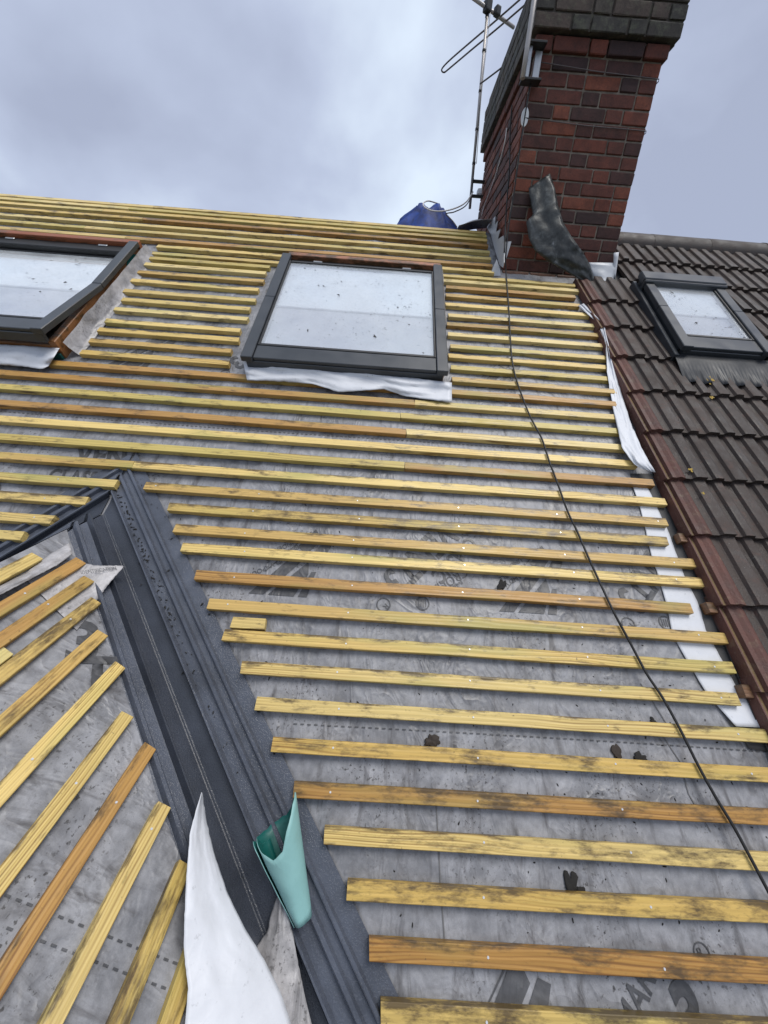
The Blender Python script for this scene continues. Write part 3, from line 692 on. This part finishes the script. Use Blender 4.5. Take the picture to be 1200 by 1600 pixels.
# ------------------------------------------------------------------ roof windows
def slab(bm, x0, x1, s0, s1, h0, h1, f=None, mi=0):
    v = box(bm, (x0, s0, h0), (x1, s1, h1), mi)
    return v
def window(label, x0, x1, s0, s1, hz=0.12, tilt=0.0, hood=False, bare=True, tq=M_clad):
    o = thing('skylight', V((x0+x1)/2, s0, 0), label, 'skylight')
    Mw = atM(RM, V(0, 0, 0)); sm = (s0+s1)/2; wx = x1-x0
    Mt = Mw @ Matrix.Translation((0, sm, hz-0.02)) @ Matrix.Rotation(-tilt, 4, 'X') @ Matrix.Translation((0, -sm, -(hz-0.02)))
    def put(name, boxes, mat, mt=False, bev=0.003, par=o, lab=None):
        bm = bmesh.new()
        for b in boxes: box(bm, b[0], b[1])
        if bev: bevel(bm, bev)
        q = obj(name, bm, mat, par, Mt if mt else Mw)
        if lab: q['label'] = lab
        return q
    i_ = 0.012
    fm = M_frame if bare else M_clad
    put('frame', [((x0+i_, s0+0.035, -0.03), (x0+0.05, s1, hz-0.022)), ((x1-0.05, s0+0.035, -0.03), (x1-i_, s1, hz-0.022)), ((x0+0.05, s0+0.035, -0.03), (x1-0.05, s0+0.085, hz-0.045))], fm)
    if bare:
        put('top_rail', [((x0+0.035, s1+0.004, -0.02), (x1-0.006, s1+0.045, hz-0.008))], M_rail)
        put('vent_recess', [((x0+0.06, s1-0.07, 0.02), (x1-0.06, s1+0.003, hz-0.035))], M_black)
        for xx in (x0+0.22*wx, x0+0.78*wx): put('hinge_plate', [((xx-0.03, s1-0.02, hz-0.034), (xx+0.03, s1-0.005, hz-0.028))], M_galv)
        put('insulation_collar', [((x0+0.02, s0+0.02, 0.0), (x1-0.02, s0+0.034, 0.034))], M_teal)
    cw = 0.058
    for xa, xb in ((x0, x0+cw), (x1-cw, x1)):
        put('side_cladding', [((xa, sm+0.022, hz-0.030), (xb, s1+0.006, hz))], tq)
        put('side_cladding', [((xa, s0, hz-0.030), (xb, sm+0.018, hz+0.001))], tq, True)
    put('bottom_cladding', [((x0+cw+0.001, s0+0.012, hz-0.028), (x1-cw-0.001, s0+0.115, hz-0.010)), ((x0+0.02, s0+0.006, hz-0.075), (x1-0.02, s0+0.030, hz-0.0285))], tq, True)
    # sash gasket ring round the pane
    gx0, gx1, gs0, gs1 = x0+cw+0.012, x1-cw-0.012, s0+0.135, s1-0.085
    put('gasket', [((x0+cw+0.002, s0+0.118, hz-0.03), (gx0, s1-0.07, hz-0.008)), ((gx1, s0+0.118, hz-0.03), (x1-cw-0.002, s1-0.07, hz-0.008)),
                   ((gx0+0.0005, s0+0.118, hz-0.03), (gx1-0.0005, gs0, hz-0.009)), ((gx0+0.0005, gs1, hz-0.03), (gx1-0.0005, s1-0.07, hz-0.009))], M_black, True, 0.002)
    gp = put('glass_pane', [((gx0+0.001, gs0+0.001, hz-0.022), (gx1-0.001, gs1-0.001, hz-0.016))], M_glass, True, 0)
    put('blind', [((gx0+0.002, gs0+(gs1-gs0)*0.46, hz-0.040), (gx1-0.002, gs1-0.002, hz-0.034))], M_blind, True, 0)
    put('lining', [((gx0+0.002, gs0+0.002, hz-0.052), (gx1-0.002, gs0+(gs1-gs0)*0.455, hz-0.046))], M_lining, True, 0)
    if hood:
        put('hood', [((x0-0.01, s1-0.085, hz-0.02), (x1+0.01, s1+0.01, hz+0.022)), ((x0-0.01, s1-0.105, hz-0.05), (x1+0.01, s1-0.086, hz+0.016))], tq, False, 0.006)
        put('side_flashing', [((x0-0.028, s0-0.02, 0.0), (x0-0.003, s1, hz-0.04))], tq); put('side_flashing', [((x1+0.003, s0-0.02, 0.0), (x1+0.028, s1, hz-0.04))], tq)
    return o
wB = window('whole dark framed skylight set among battens, streaked white pane, white flap below', *WB, 1.62, 2.71)
wA = window('dark framed skylight tilted slightly open, its bare timber side showing', *WA, 1.62, 2.71, tilt=rad(7.0))
wC = window('small grey skylight with hood set in the brown tiled roof', 1.615, 2.135, 1.95, 2.72, hz=0.15, hood=True, bare=False)
bm = bmesh.new(); bmesh.ops.create_cone(bm, cap_ends=True, segments=24, radius1=0.5, radius2=0.5, depth=1)
bm.transform(Matrix.Rotation(rad(90), 4, 'Y')); bm.transform(Matrix.Diagonal((0.003, 0.15, 0.055, 1)))
obj('green_patch', bm, M_teal, wA, atM(RM, V(WA[1]-0.0105, 2.575, 0.062)))
# corrugated apron below the tiled-roof skylight
bm = bmesh.new(); rows = []
for j in range(7):
    s = 1.95 - 0.215*j/6; row = []
    for i in range(121):
        x = 1.595 + 0.58*i/120; c = max(0, j-2)/4
        row.append(V(x, s + 0.003*math.sin(x*70)*c, 0.098 - 0.004*j + c*(0.008*math.sin(x*70) + 0.005*math.sin(x*280))))
    rows.append(row)
grid(bm, rows); q = obj('apron', bm, M_apron, wC); solidify(q, 0.002)
# loose membrane dressed up the sides of the windows
for nm, xa, xb, s0, s1, lab in (('underlay_upstand', -1.705, -1.655, 1.68, 2.78, 'crumpled grey underlay turned up the bare timber side of the open skylight'),):
    bm = bmesh.new(); rows = []
    for j in range(40):
        s = s0 + (s1-s0)*j/39
        rows.append([V(xa + (xb-xa)*i/8 + 0.006*ns(s*9, i, 2), s, 0.075*(1-i/8)**2 + 0.006 + 0.008*ns(s*7, i*0.6, 5)) for i in range(9)])
    grid(bm, rows); tag(obj(nm, bm, M_flapgrey), lab, 'sheet')
bm = bmesh.new(); rows = []
for j in range(30):
    s = 1.75 + 1.02*j/29
    rows.append([V(-0.795 + 0.028*i/6 + 0.008*ns(s*8, i, 2) - (0.02 if 0.3 < j/29 < 0.75 else 0), s, 0.012 + 0.06*(i/6) + 0.008*ns(s*7, i*0.6, 15)) for i in range(7)])
grid(bm, rows); tag(obj('underlay_upstand', bm, M_flapgrey), 'ragged grey underlay turned up along the left side of the complete skylight', 'sheet')
bm = bmesh.new(); rows = []
for j in range(26):
    s = 2.18 + 0.55*j/25
    rows.append([V(0.302 + 0.024*i/5 + 0.006*ns(s*11, i, 22), s, 0.105 - 0.075*(i/5) + 0.010*ns(s*9, i*0.6, 25)) for i in range(6)])
grid(bm, rows); tag(obj('underlay_upstand', bm, M_flapgrey), 'torn brown grey strip clinging to the right side of the complete skylight', 'sheet')

# ------------------------------------------------------------------ neighbour's tiled roof
nroof = thing('neighbour_house', V(1.26, -0.3, 0), 'neighbouring house with ribbed dark brown interlocking roof tiles and red brown verge', 'house')
CW, GA = 0.178, 0.2895
PT = [(0.0, 0.002), (0.006, 0.0), (0.024, 0.0), (0.030, 0.003), (0.037, 0.015), (0.043, 0.017), (0.068, 0.017), (0.074, 0.015), (0.081, 0.003), (0.087, 0.0), (0.112, 0.0), (0.118, 0.003), (0.125, 0.015), (0.131, 0.017), (0.172, 0.017), (0.1795, 0.014)]
def tile_mesh(prof, seed, L=GA+0.045, th=0.017, chan=None):
    bm = bmesh.new(); f_ = []
    for x, h in prof: f_.append((bm.verts.new((x, 0, h+th)), bm.verts.new((x, L, h+th-0.024)), bm.verts.new((x, 0, h-0.008))))
    for A, B in zip(f_, f_[1:]):
        q = bm.faces.new((A[0], B[0], B[1], A[1])); bm.faces.new((A[2], B[2], B[0], A[0]))
        if chan and chan[0] < (A[0].co.x+B[0].co.x)/2 < chan[1]: q.material_index = 1
    b = bm.verts.new((prof[0][0], L, prof[0][1]-0.024)); bm.faces.new((f_[0][2], f_[0][0], f_[0][1], b))
    me = bpy.data.meshes.new('tile'); bm.to_mesh(me); bm.free(); return me
t_me = tile_mesh(PT, 1); t_me.materials.append(M_tile)
v_me = tile_mesh([(0.0, -0.026), (0.003, -0.006), (0.008, -0.006), (0.011, -0.013), (0.024, -0.013), (0.028, 0.002), (0.046, 0.002), (0.060, 0.010), (0.076, 0.006), (0.088, 0.0), (0.0885, 0.0)], 2, chan=(0.009, 0.026)); v_me.materials.append(M_vtile); v_me.materials.append(M_chan)
v2_me = tile_mesh([(0.089, 0.0), (0.112, 0.0), (0.118, 0.003), (0.125, 0.015), (0.131, 0.017), (0.172, 0.017), (0.1795, 0.014)], 3); v2_me.materials.append(M_tile)
X0 = 1.262
rs = random.Random(5)
for i in range(-5, 11):
    s = 0.204 + GA*i
    for j in range(0, 12):
        x = X0 + CW*j
        if x > 3.35: continue
        if x + 0.1 < 1.55 and s > 2.66: continue
        if s > 2.80 and x < 1.50: continue
        if 1.60 < x and x+CW < 2.15 and 1.70 < s and s+GA < 2.78: continue
        if 1.60 < x and x+CW < 2.17 and 1.80 < s < 2.60: continue
        sj = s + rs.uniform(-.003, .003)
        Mt = atM(RM, V(x + rs.uniform(-.0015, .0015), sj, 0.052 + rs.uniform(-.0015, .0015))) @ Matrix.Rotation(rs.uniform(-.004, .004), 4, 'Z')
        if j == 0:
            obj('tile', v_me, None, nroof, Mt); obj('tile', v2_me, None, nroof, Mt)
        else: obj('tile', t_me, None, nroof, Mt)
bm = bmesh.new(); grid(bm, [[V(1.24, -1.3, 0.012), V(3.4, -1.3, 0.012)], [V(1.30, 3.45, 0.012), V(3.4, 3.45, 0.012)]], smooth=False)
obj('underlay', bm, M_felt, nroof)
bm = bmesh.new(); grid(bm, [[(1.3, yr.y, yr.z), (3.4, yr.y, yr.z)], [(1.3, yr.y+3.9, yr.z-3.0), (3.4, yr.y+3.9, yr.z-3.0)]])
obj('rear_slope', bm, M_tile, nroof)
bm = bmesh.new(); box(bm, (1.30, ye.y+0.3, 0.0), (3.4, ye.y+0.55, ye.z+0.4)); obj('wall', bm, M_brick, nroof)
RC = V(0, 3.475, 0.05)
for i in range(5):
    bm = bmesh.new(); rows = []; L = 0.448
    for x in (0.0, 0.05, L):
        rows.append([(x, math.cos(a)*0.125, math.sin(a)*0.105 - 0.03) for a in [rad(-8+196*k/14) for k in range(15)]])
    grid(bm, rows); bm.faces.new([bm.verts.new(p) for p in rows[0]])
    obj('ridge_tile', bm, M_ridge, nroof, Matrix.Translation((1.545+0.45*i, RC.y+0.06, RC.z+0.0+0.002*math.sin(i*3))) @ Matrix.Rotation(rs.uniform(-.006, .006), 4, 'Y'))
for x, s in ((1.238, 0.765), (1.235, 0.47), (1.238, 0.19)):
    obj('batten_end', batten_mesh(0.07, 0.04, 0.03, int(s*100)), M_stub, nroof, atM(RM, V(x, s, 0.006)))
for px, py, r in ((1110, 592, 0.022), (1112, 620, 0.012), (1080, 733, 0.010), (1100, 770, 0.007)):
    bm = bmesh.new(); x, s = rxs(px, py, 0.083)
    for k in range(14):
        res = bmesh.ops.create_icosphere(bm, subdivisions=1, radius=r*random.uniform(0.2, 0.5))
        dx, dy = random.gauss(0, r*0.5), random.gauss(0, r*0.5)
        for v in res['verts']: v.co = Vector((v.co.x+dx, v.co.y+dy, v.co.z*0.25))
    obj('lichen_patch', bm, M_lichen, nroof, atM(RM, V(x, s, 0.080)))

# ------------------------------------------------------------------ chimney
CX0, CX1, CY0, CY1 = 0.757, 1.547, 3.14, 4.42
CB, CC = CZ+0.60, CZ+1.885                                  # base and underside of the corbelling
chim = thing('chimney', Vector(((CX0+CX1)/2, (CY0+CY1)/2, CB)), 'tall red brick chimney stack with sooty corbelled top on the party wall', 'chimney')
bm = bmesh.new(); box(bm, (CX0+0.006, CY0+0.006, CB-0.4), (CX1-0.006, CY1-0.006, CC+0.55)); obj('mortar_core', bm, M_mortar, chim)
brick_cache = {}
def brick_mesh(L, h, d, var):
    key = (round(L, 3), round(h, 3), round(d, 3), var)
    if key not in brick_cache:
        rs_ = random.Random(hash(key) % 9999); bm = bmesh.new(); box(bm, (0, 0, 0), (L, d, h)); bevel(bm, 0.004)
        for v in bm.verts: v.co += Vector((rs_.uniform(-1, 1), rs_.uniform(-1, 1), rs_.uniform(-1, 1)))*0.0016
        me = bpy.data.meshes.new('brick'); bm.to_mesh(me); bm.free(); brick_cache[key] = me
    return brick_cache[key]
CH, J = 0.0765, 0.010
def lay(wid, course):
    Sx, Hx = 0.225, 0.1125; x = 0; seq = []
    k = 0 if course % 2 == 0 else 1; first = True
    while x < wid - 0.01:
        L = Hx if (k % 2 == 0) else Sx
        if course % 2 and first and course % 4 == 3: L = 0.17
        first = False
        if x + L > wid - 0.06: L = wid - x
        seq.append((x, L)); x += L; k += 1
    return seq
rb = random.Random(11)
def course(z, x0, x1, y0, y1, i, mat, h=CH, zmin=None, sides=('f', 'l', 'r'), depth=0.05):
    def add(L, Mx):
        me = brick_mesh(L-J, h-J, depth, rb.randrange(3))
        q = bpy.data.objects.new('brick', me); me.materials.clear() if len(me.materials) and me.materials[0] != mat else None
        if not len(me.materials): me.materials.append(mat)
        link(q, chim, Mx)
    if 'f' in sides:
        for x, L in lay(x1-x0, i):
            add(L, Matrix.Translation((x0+x+J/2, y0 - rb.uniform(0, .003), z+J/2)))
    if 'l' in sides:
        for x, L in lay(y1-y0-0.052, i+1):
            ya = y0 + 0.052 + x
            if zmin and z + h < zmin(ya+L): continue
            add(L, Matrix.Translation((x0 - rb.uniform(0, .003), ya+L-J/2, z+J/2)) @ Matrix.Rotation(rad(-90), 4, 'Z'))
    if 'r' in sides:
        for x, L in lay(y1-y0-0.052, i+1):
            ya = y0 + 0.052 + x
            if zmin and z + h < zmin(ya+L): continue
            add(L, Matrix.Translation((x1 + rb.uniform(0, .003), ya+J/2, z+J/2)) @ Matrix.Rotation(rad(90), 4, 'Z'))
def zroof(y):
    yy = yr.y; return (yr.z - abs(y-yy)*math.tan(TH))
nco = 15
M_b2 = M_brick
for i in range(nco):
    z = CC - CH*(i+1)
    course(z, CX0, CX1, CY0, CY1, i, M_brick, zmin=zroof)
# pale cut course and mortar fillet at the foot
zc = CC - CH*(nco+1)
me_pale = [bmesh.new() for _ in range(4)]
for k, bm in enumerate(me_pale):
    box(bm, (0, 0, 0), (0.19, 0.06, CH-J)); bevel(bm, 0.006)
    for v in bm.verts: v.co += Vector((random.uniform(-1, 1), random.uniform(-1, 1), random.uniform(-1, 1)))*0.004
    obj('brick', bm, M_pbrick, chim, Matrix.Translation((CX0+0.006+0.197*k, CY0-0.014, zc+J/2)))
bm = bmesh.new(); rows = []
for j in range(5):
    rows.append([Vector((CX0-0.01+0.82*i/20, CY0-0.02-0.022*j+0.004*ns(i, j), zc+0.012-0.024*j+0.004*ns(i*0.7, j, 3))) for i in range(21)])
grid(bm, rows); obj('mortar_fillet', bm, M_mortar, chim)
# corbelling
course(CC, CX0-0.018, CX1+0.018, CY0-0.018, CY1+0.018, 0, M_brick, depth=0.07)
obm = brick_cache; brick_cache = {}
for i in range(5):
    oh = 0.05 if i < 4 else 0.03
    course(CC+CH*(i+1), CX0-oh, CX1+oh, CY0-oh, CY1+oh, i+1, M_sooty, depth=0.10)
bm = bmesh.new(); box(bm, (CX0-0.042, CY0-0.042, CC+CH+0.006), (CX1+0.042, CY1+0.042, CC+CH*5-0.004)); obj('soot_backing', bm, M_sooty, chim)
bm = bmesh.new(); rows = []
zt = CC+CH*6
for o_, z in ((0.03, zt), (-0.02, zt+0.03), (-0.2, zt+0.09)):
    rows.append([(CX0-o_, CY0-o_, z), (CX1+o_, CY0-o_, z), (CX1+o_, CY1+o_, z), (CX0-o_, CY1+o_, z), (CX0-o_, CY0-o_, z)])
grid(bm, rows, smooth=False); bm.faces.new([bm.verts.new(p) for p in rows[-1][:4]]); obj('flaunching', bm, M_mortar, chim)

# lead: long peeled sheet, pale apron, torn soakers
def sheetY(name, left, right, yf, mat, label, nu=24, nv=8, bulge=0.03, seed=0, thick=0.003, cr_=0.010):
    L = lerp_poly([(*p, 0) for p in left], nu); Rr = lerp_poly([(*p, 0) for p in right], nu); bm = bmesh.new(); rows = []
    for i in range(nu):
        u = i/(nu-1); rows.append([])
        for j in range(nv):
            v = j/(nv-1); q = L[i].lerp(Rr[i], v)
            rows[-1].append(onY(q.x, q.y, yf(u) - bulge*math.sin(math.pi*v) + cr_*ns(u*7, v*3, seed) + cr_*0.9*abs(ns(u*13, v*5+u*4, seed+3))))
    grid(bm, rows); o = obj(name, bm, mat); solidify(o, thick); tag(o, label, 'flashing'); return o
sheetY('lead_flashing', [(826,294),(829,318),(833,336),(822,346),(826,372),(836,392),(856,408),(880,422),(905,436),(921,444)], [(859,271),(867,295),(872,322),(880,348),(893,370),(910,393),(921,412),(926,428),(930,440),(932,444)],
       lambda u: 3.125 - 0.10*u - 0.06*math.sin(u*3.1), M_peel, 'long dark lead strip peeled away and drooping in front of the chimney', bulge=0.006, seed=31, nu=46, nv=12, cr_=0.017)
sheetY('lead_flashing', [(917,410),(920,420),(927,434),(938,446)], [(963,411),(961,425),(957,438),(966,450)], lambda u: 3.10-0.07*u, M_pale, 'pale crumpled lead apron at the chimney foot above the tiles', bulge=0.02, seed=33, nu=10)
sheetY('lead_flashing', [(959,395),(958,434)], [(967,394),(961,437)], lambda u: 3.09, M_white, 'thin white upright strip at the right foot of the chimney', bulge=0.003, seed=34, nu=6, nv=3)
def polyX(name, px, X, mat, label, cat='flashing', Yp=None, bend=0.0):
    bm = bmesh.new(); f_ = bm.faces.new([bm.verts.new(onX(x, y, X) if Yp is None else onY(x, y, Yp)) for x, y in px])
    bmesh.ops.triangulate(bm, faces=bm.faces); o = obj(name, bm, mat); solidify(o, 0.004, 0); tag(o, label, cat); return o
polyX('soaker_flashing', [(758,350),(766,350),(771,342),(774,338),(773,352),(778,345),(775,362),(782,358),(778,374),(787,368),(782,388),(788,384),(788,410),(786,418),(781,414),(776,398),(771,382),(767,366)], 0.735, M_pale, 'torn pale lead soaker with jagged steps on the left face of the chimney')
polyX('soaker_flashing', [(790,378),(799,377),(797,384),(793,398),(790,408),(788,392)], 0.74, M_white, 'small bent white sheet at the lower left corner of the chimney', Yp=3.10)
polyX('soaker_flashing', [(776,405),(781,420),(782,431),(765,431)], 0.7, M_white, 'white triangular scrap standing on the battens left of the chimney', Yp=3.08)
bm = bmesh.new(); rows = []
for j in range(6):
    rows.append([Vector((0.47+0.26*i/12, yr.y-0.06+0.2*j/5, yr.z+0.02+0.055*math.sin(math.pi*(i/12))*math.sin(math.pi*(j+1)/7)+0.06*(i/12)**2)) for i in range(13)])
grid(bm, rows); o = obj('underlay_flap', bm, M_flapgrey); solidify(o, 0.002); tag(o, 'lifted dark underlay edge on the ridge beside the chimney', 'sheet')

# ------------------------------------------------------------------ aerials, cables
YM = 4.30
P0, P1 = onY(734, 326, YM), onY(766, -30, YM)
aer = thing('tv_aerial', P0, 'tall thin aerial mast with folded dipole beside the chimney', 'aerial')
bm = bmesh.new(); tube(bm, [P0, P1], 0.0125, 10); obj('mast', bm, M_pole, aer)
for f_ in (0.22, 0.38, 0.55, 0.72, 0.86):
    p = P0.lerp(P1, f_); bm = bmesh.new(); tube(bm, [p, p+Vector((0, 0, 0.018))], 0.0155, 10); obj('tape_band', bm, M_black, aer)
d_ = (P1-P0); ZB = onY(762, 14, YM).z - CZ
bm = bmesh.new(); tube(bm, [onZ(738, -4, ZB), onZ(803, 43, ZB)], 0.013, 8); obj('boom', bm, M_pole, aer)
def dip(pxs, z, r, name):
    bm = bmesh.new(); tube(bm, catmull([onZ(*p, z) for p in pxs], 5), r, 7); obj(name, bm, M_dpole, aer)
dip([(814,-2),(775,32),(735,66),(705,92),(693,104),(690,110),(694,113),(702,107),(740,75),(780,42),(830,-1),(845,-14)], ZB+0.0, 0.0068, 'folded_dipole')
dip([(750,131),(757,126),(777,111),(800,93)], ZB-0.5, 0.006, 'lower_element')
for p, r in (((762, 10), 0.034), ((777, 18), 0.028)):
    bm = bmesh.new(); c = onZ(*p, ZB); bmesh.ops.create_cube(bm, size=1); bm.transform(Matrix.Translation(c) @ Matrix.Rotation(0.5, 4, 'Z') @ Matrix.Diagonal((r*1.6, r*1.6, r*2, 1))); bevel(bm, 0.008, 2); obj('clamp', bm, M_black, aer)
c = onY(741, 295, YM)
bm = bmesh.new()
for dz in (-0.055, 0.055):
    box(bm, (c.x-0.02, c.y-0.02, c.z+dz-0.008), (CX0+0.01, c.y+0.02, c.z+dz+0.008))
box(bm, (c.x-0.03, c.y-0.03, c.z-0.07), (c.x-0.018, c.y+0.03, c.z+0.07)); bevel(bm, 0.003)
obj('wall_bracket', bm, M_black, aer)
bm = bmesh.new(); box(bm, (c.x+0.03, c.y-0.03, c.z-0.05), (c.x+0.075, c.y+0.03, c.z+0.0)); bevel(bm, 0.008); obj('junction_box', bm, M_plastic, aer)
bm = bmesh.new(); tube(bm, catmull([P0.lerp(P1, t)+Vector((0.016+0.006*math.sin(t*9), -0.012, 0)) for t in [i/9 for i in range(2, 9)]], 3), 0.003, 6); obj('coax', bm, M_wcable, aer)
# lashing bracket with a second stub mast on the front corner
lb = thing('lashing_bracket', onY(830, 120, 3.12), 'galvanised bracket and stub mast lashed by wire to the front corner of the chimney', 'bracket')
bm = bmesh.new(); bq = onY(832, 100, 3.10)
box(bm, (bq.x-0.035, 3.085, bq.z-0.075), (bq.x-0.015, 3.16, bq.z+0.075)); bevel(bm, 0.003); obj('plate', bm, M_galv, lb); bm = bmesh.new(); box(bm, (bq.x+0.012, 3.115, bq.z-0.080), (bq.x+0.055, 3.121, bq.z+0.072)); bevel(bm, 0.003); obj('plate', bm, M_galv, lb)
bm = bmesh.new()
for dz in (-0.085, 0.08):
    bm = bmesh.new(); box(bm, (bq.x-0.06, 3.06, bq.z+dz-0.006), (bq.x+0.06, 3.125, bq.z+dz+0.006)); bevel(bm, 0.002); obj('arm', bm, M_black, lb)
bm = bmesh.new(); pa = onY(825, 66, 3.05); tube(bm, [pa-Vector((0, 0, 0.16)), pa, pa+Vector((0, 0, 0.62))], 0.014, 10); obj('stub_mast', bm, M_pole, lb)
bm = bmesh.new(); pc = onY(820, 183, 3.125); bmesh.ops.create_cone(bm, cap_ends=True, segments=20, radius1=0.034, radius2=0.034, depth=0.006)
bm.transform(Matrix.Translation(pc) @ Matrix.Rotation(rad(12), 4, 'Z') @ Matrix.Rotation(rad(90), 4, 'X') @ Matrix.Diagonal((0.72, 1.4, 1, 1))); obj('corner_plate', bm, M_plastic, lb)
for a, b in (((838, 96), (1033, 124)), ((820, 184), (1012, 205))):
    bm = bmesh.new(); A, B = onY(*a, 3.125), onY(*b, 3.13); B.x = CX1-0.004; tube(bm, [A, A.lerp(B, 0.5)-Vector((0, 0, 0.006)), B, B+Vector((0.010, 0.02, 0)), B+Vector((0.010, 1.2, 0.0))], 0.0028, 6); obj('lashing_wire', bm, M_dpole, lb)
# black cable down the chimney corner and across the battens
cab = [onY(829, 128, 3.10), onY(815, 215, 3.10), onY(803, 300, 3.11), onY(794, 360, 3.09), onY(790, 408, 3.06)] + [Vp(x, y, BH+0.012) for x, y in ((791,432),(795,480),(797,520),(800,560),(806,590),(818,625),(830,655),(846,685),(858,720),(872,758),(888,800),(903,832),(920,872),(938,912),(960,958),(985,1005),(1010,1052),(1035,1090),(1063,1140),(1090,1195),(1118,1245),(1145,1290),(1170,1335),(1200,1393),(1250,1490))]
cab = [p + Vector((0.004*ns(i*1.7, 0, 3), 0, 0)) for i, p in enumerate(cab)]
bm = bmesh.new(); tube(bm, catmull(cab, 6), 0.0042, 8)
tag(obj('black_cable', bm, M_cable), 'thin black cable trailing from the chimney down across the battens', 'cable')
# white coax loops
def cable(pts, r, mat, label, cat='cable', name='coax_cable'):
    bm = bmesh.new(); tube(bm, catmull(pts, 8), r, 7); tag(obj(name, bm, mat), label, cat)
cable([onY(739,300,4.2), onY(728,316,4.0), onY(712,325,3.85), onY(692,330,3.78), onY(674,329,3.75), onY(663,323,3.75), onY(662,317,3.8), onY(670,314,3.9), onY(684,318,4.0)], 0.0055, M_wcable, 'white coax cable looping from the mast over the blue tarpaulin')
cable([onY(738,305,4.2), onY(727,322,4.0), onY(710,331,3.85), onY(700,333,3.8), onY(697,335,3.8), onY(707,345,3.75), onY(714,355,3.7)], 0.0045, M_dpole, 'grey coax cable sagging from the mast to the ridge')
cable([onX(792,200,0.748), onX(788,225,0.745), onX(778,262,0.745), onX(768,292,0.745), onX(758,318,0.745), onX(752,338,0.74)], 0.004, M_wcable, 'pale coax cable clipped down the left face of the chimney')
cable([onX(800,165,0.745), onX(797,205,0.74), onX(796,260,0.74), onX(791,330,0.74), onX(788,395,0.735)], 0.005, M_cable, 'black coax cable running down the left face of the chimney')

# ------------------------------------------------------------------ tarpaulin bundle behind the ridge
bm = bmesh.new(); nA, nH = 56, 14; rows = []
tb = Vector((0.238, 3.97, CZ+0.95))
for j in range(nH+1):
    u = j/nH; row = []
    for i in range(nA+1):
        a = 2*math.pi*i/nA; k = (1-0.78*u) + 0.05*math.sin(a*7+1)*(1-u*0.5) + 0.05*ns(math.cos(a)*2, math.sin(a)*2, u*3) + 0.13*abs(ns(math.cos(a)*4.5, math.sin(a)*4.5, u*2.5)) - 0.05
        row.append(tb + Vector((math.cos(a)*0.53*k, math.sin(a)*0.30*k, 0.40*u + (0.018*math.sin(a*5) if j == nH else 0))))
    rows.append(row)
Rv = grid(bm, rows); top = bm.verts.new(tb+Vector((0.01, 0, 0.38)))
for i in range(nA): bm.faces.new((Rv[-1][i], Rv[-1][i+1], top)).smooth = True
bmesh.ops.remove_doubles(bm, verts=bm.verts, dist=1e-5)
tag(obj('tarpaulin_bundle', bm, M_tarp), 'crumpled blue tarpaulin bundle behind the ridge', 'tarpaulin')

# ------------------------------------------------------------------ debris
def lump(name, px, r, mat, label, cat, flat=0.15, sx=1.4, n_=3):
    x, s = rxs(*px); bm = bmesh.new(); sd_ = px[0]*0.37 + px[1]*0.11; rings = []
    for k in range(1, 5):
        rw = []
        for i in range(22):
            a = 2*math.pi*i/22; rr = r*k/4*(1 + 0.75*ns(math.cos(a)*1.6, math.sin(a)*1.6, sd_) + 0.35*ns(math.cos(a)*5, math.sin(a)*5, sd_+4))
            rw.append(bm.verts.new((rr*math.cos(a)*sx, rr*math.sin(a), r*flat*(0.7*ns(math.cos(a)*k*0.6, math.sin(a)*k*0.6, sd_+9) + 0.5))))
        rings.append(rw)
    c = bm.verts.new((0, 0, r*flat*0.4))
    for i in range(22):
        bm.faces.new((c, rings[0][i], rings[0][(i+1) % 22]))
        for A, B in zip(rings, rings[1:]): bm.faces.new((A[i], B[i], B[(i+1) % 22], A[(i+1) % 22]))
    o = obj(name, bm, mat, None, atM(RM, V(x, s, hm(x, s)+0.003)) @ Matrix.Rotation(sd_, 4, 'Z'), True); solidify(o, 0.003, 0)
    tag(o, label, cat)
lump('mortar_crumb', (783, 916), 0.014, M_dirt, 'black crumb of old mortar resting against a batten next to print', 'debris', 0.3)
lump('mortar_crumb', (893, 1381), 0.018, M_dirt, 'black dirt clod on bare underlay between the lower battens', 'debris')
lump('mortar_crumb', (906, 1392), 0.009, M_dirt, 'small black clod lying beside a larger dirt clod', 'debris')
lump('wet_leaf', (674, 1158), 0.017, M_leaf, 'crumpled brown leaf caught above a batten on the dashed line', 'leaf', 0.25)
lump('wet_leaf', (963, 1176), 0.014, M_leaf, 'flat greyish brown leaf near the cable and dashed line', 'leaf', 0.12)
lump('wet_leaf', (998, 1184), 0.015, M_dirt, 'flat dark wet leaf beside the brown leaf and the cable', 'leaf', 0.12)
lump('mortar_crumb', (1020, 1128), 0.009, M_dirt, 'tiny black crumb on a batten edge near the cable', 'debris')
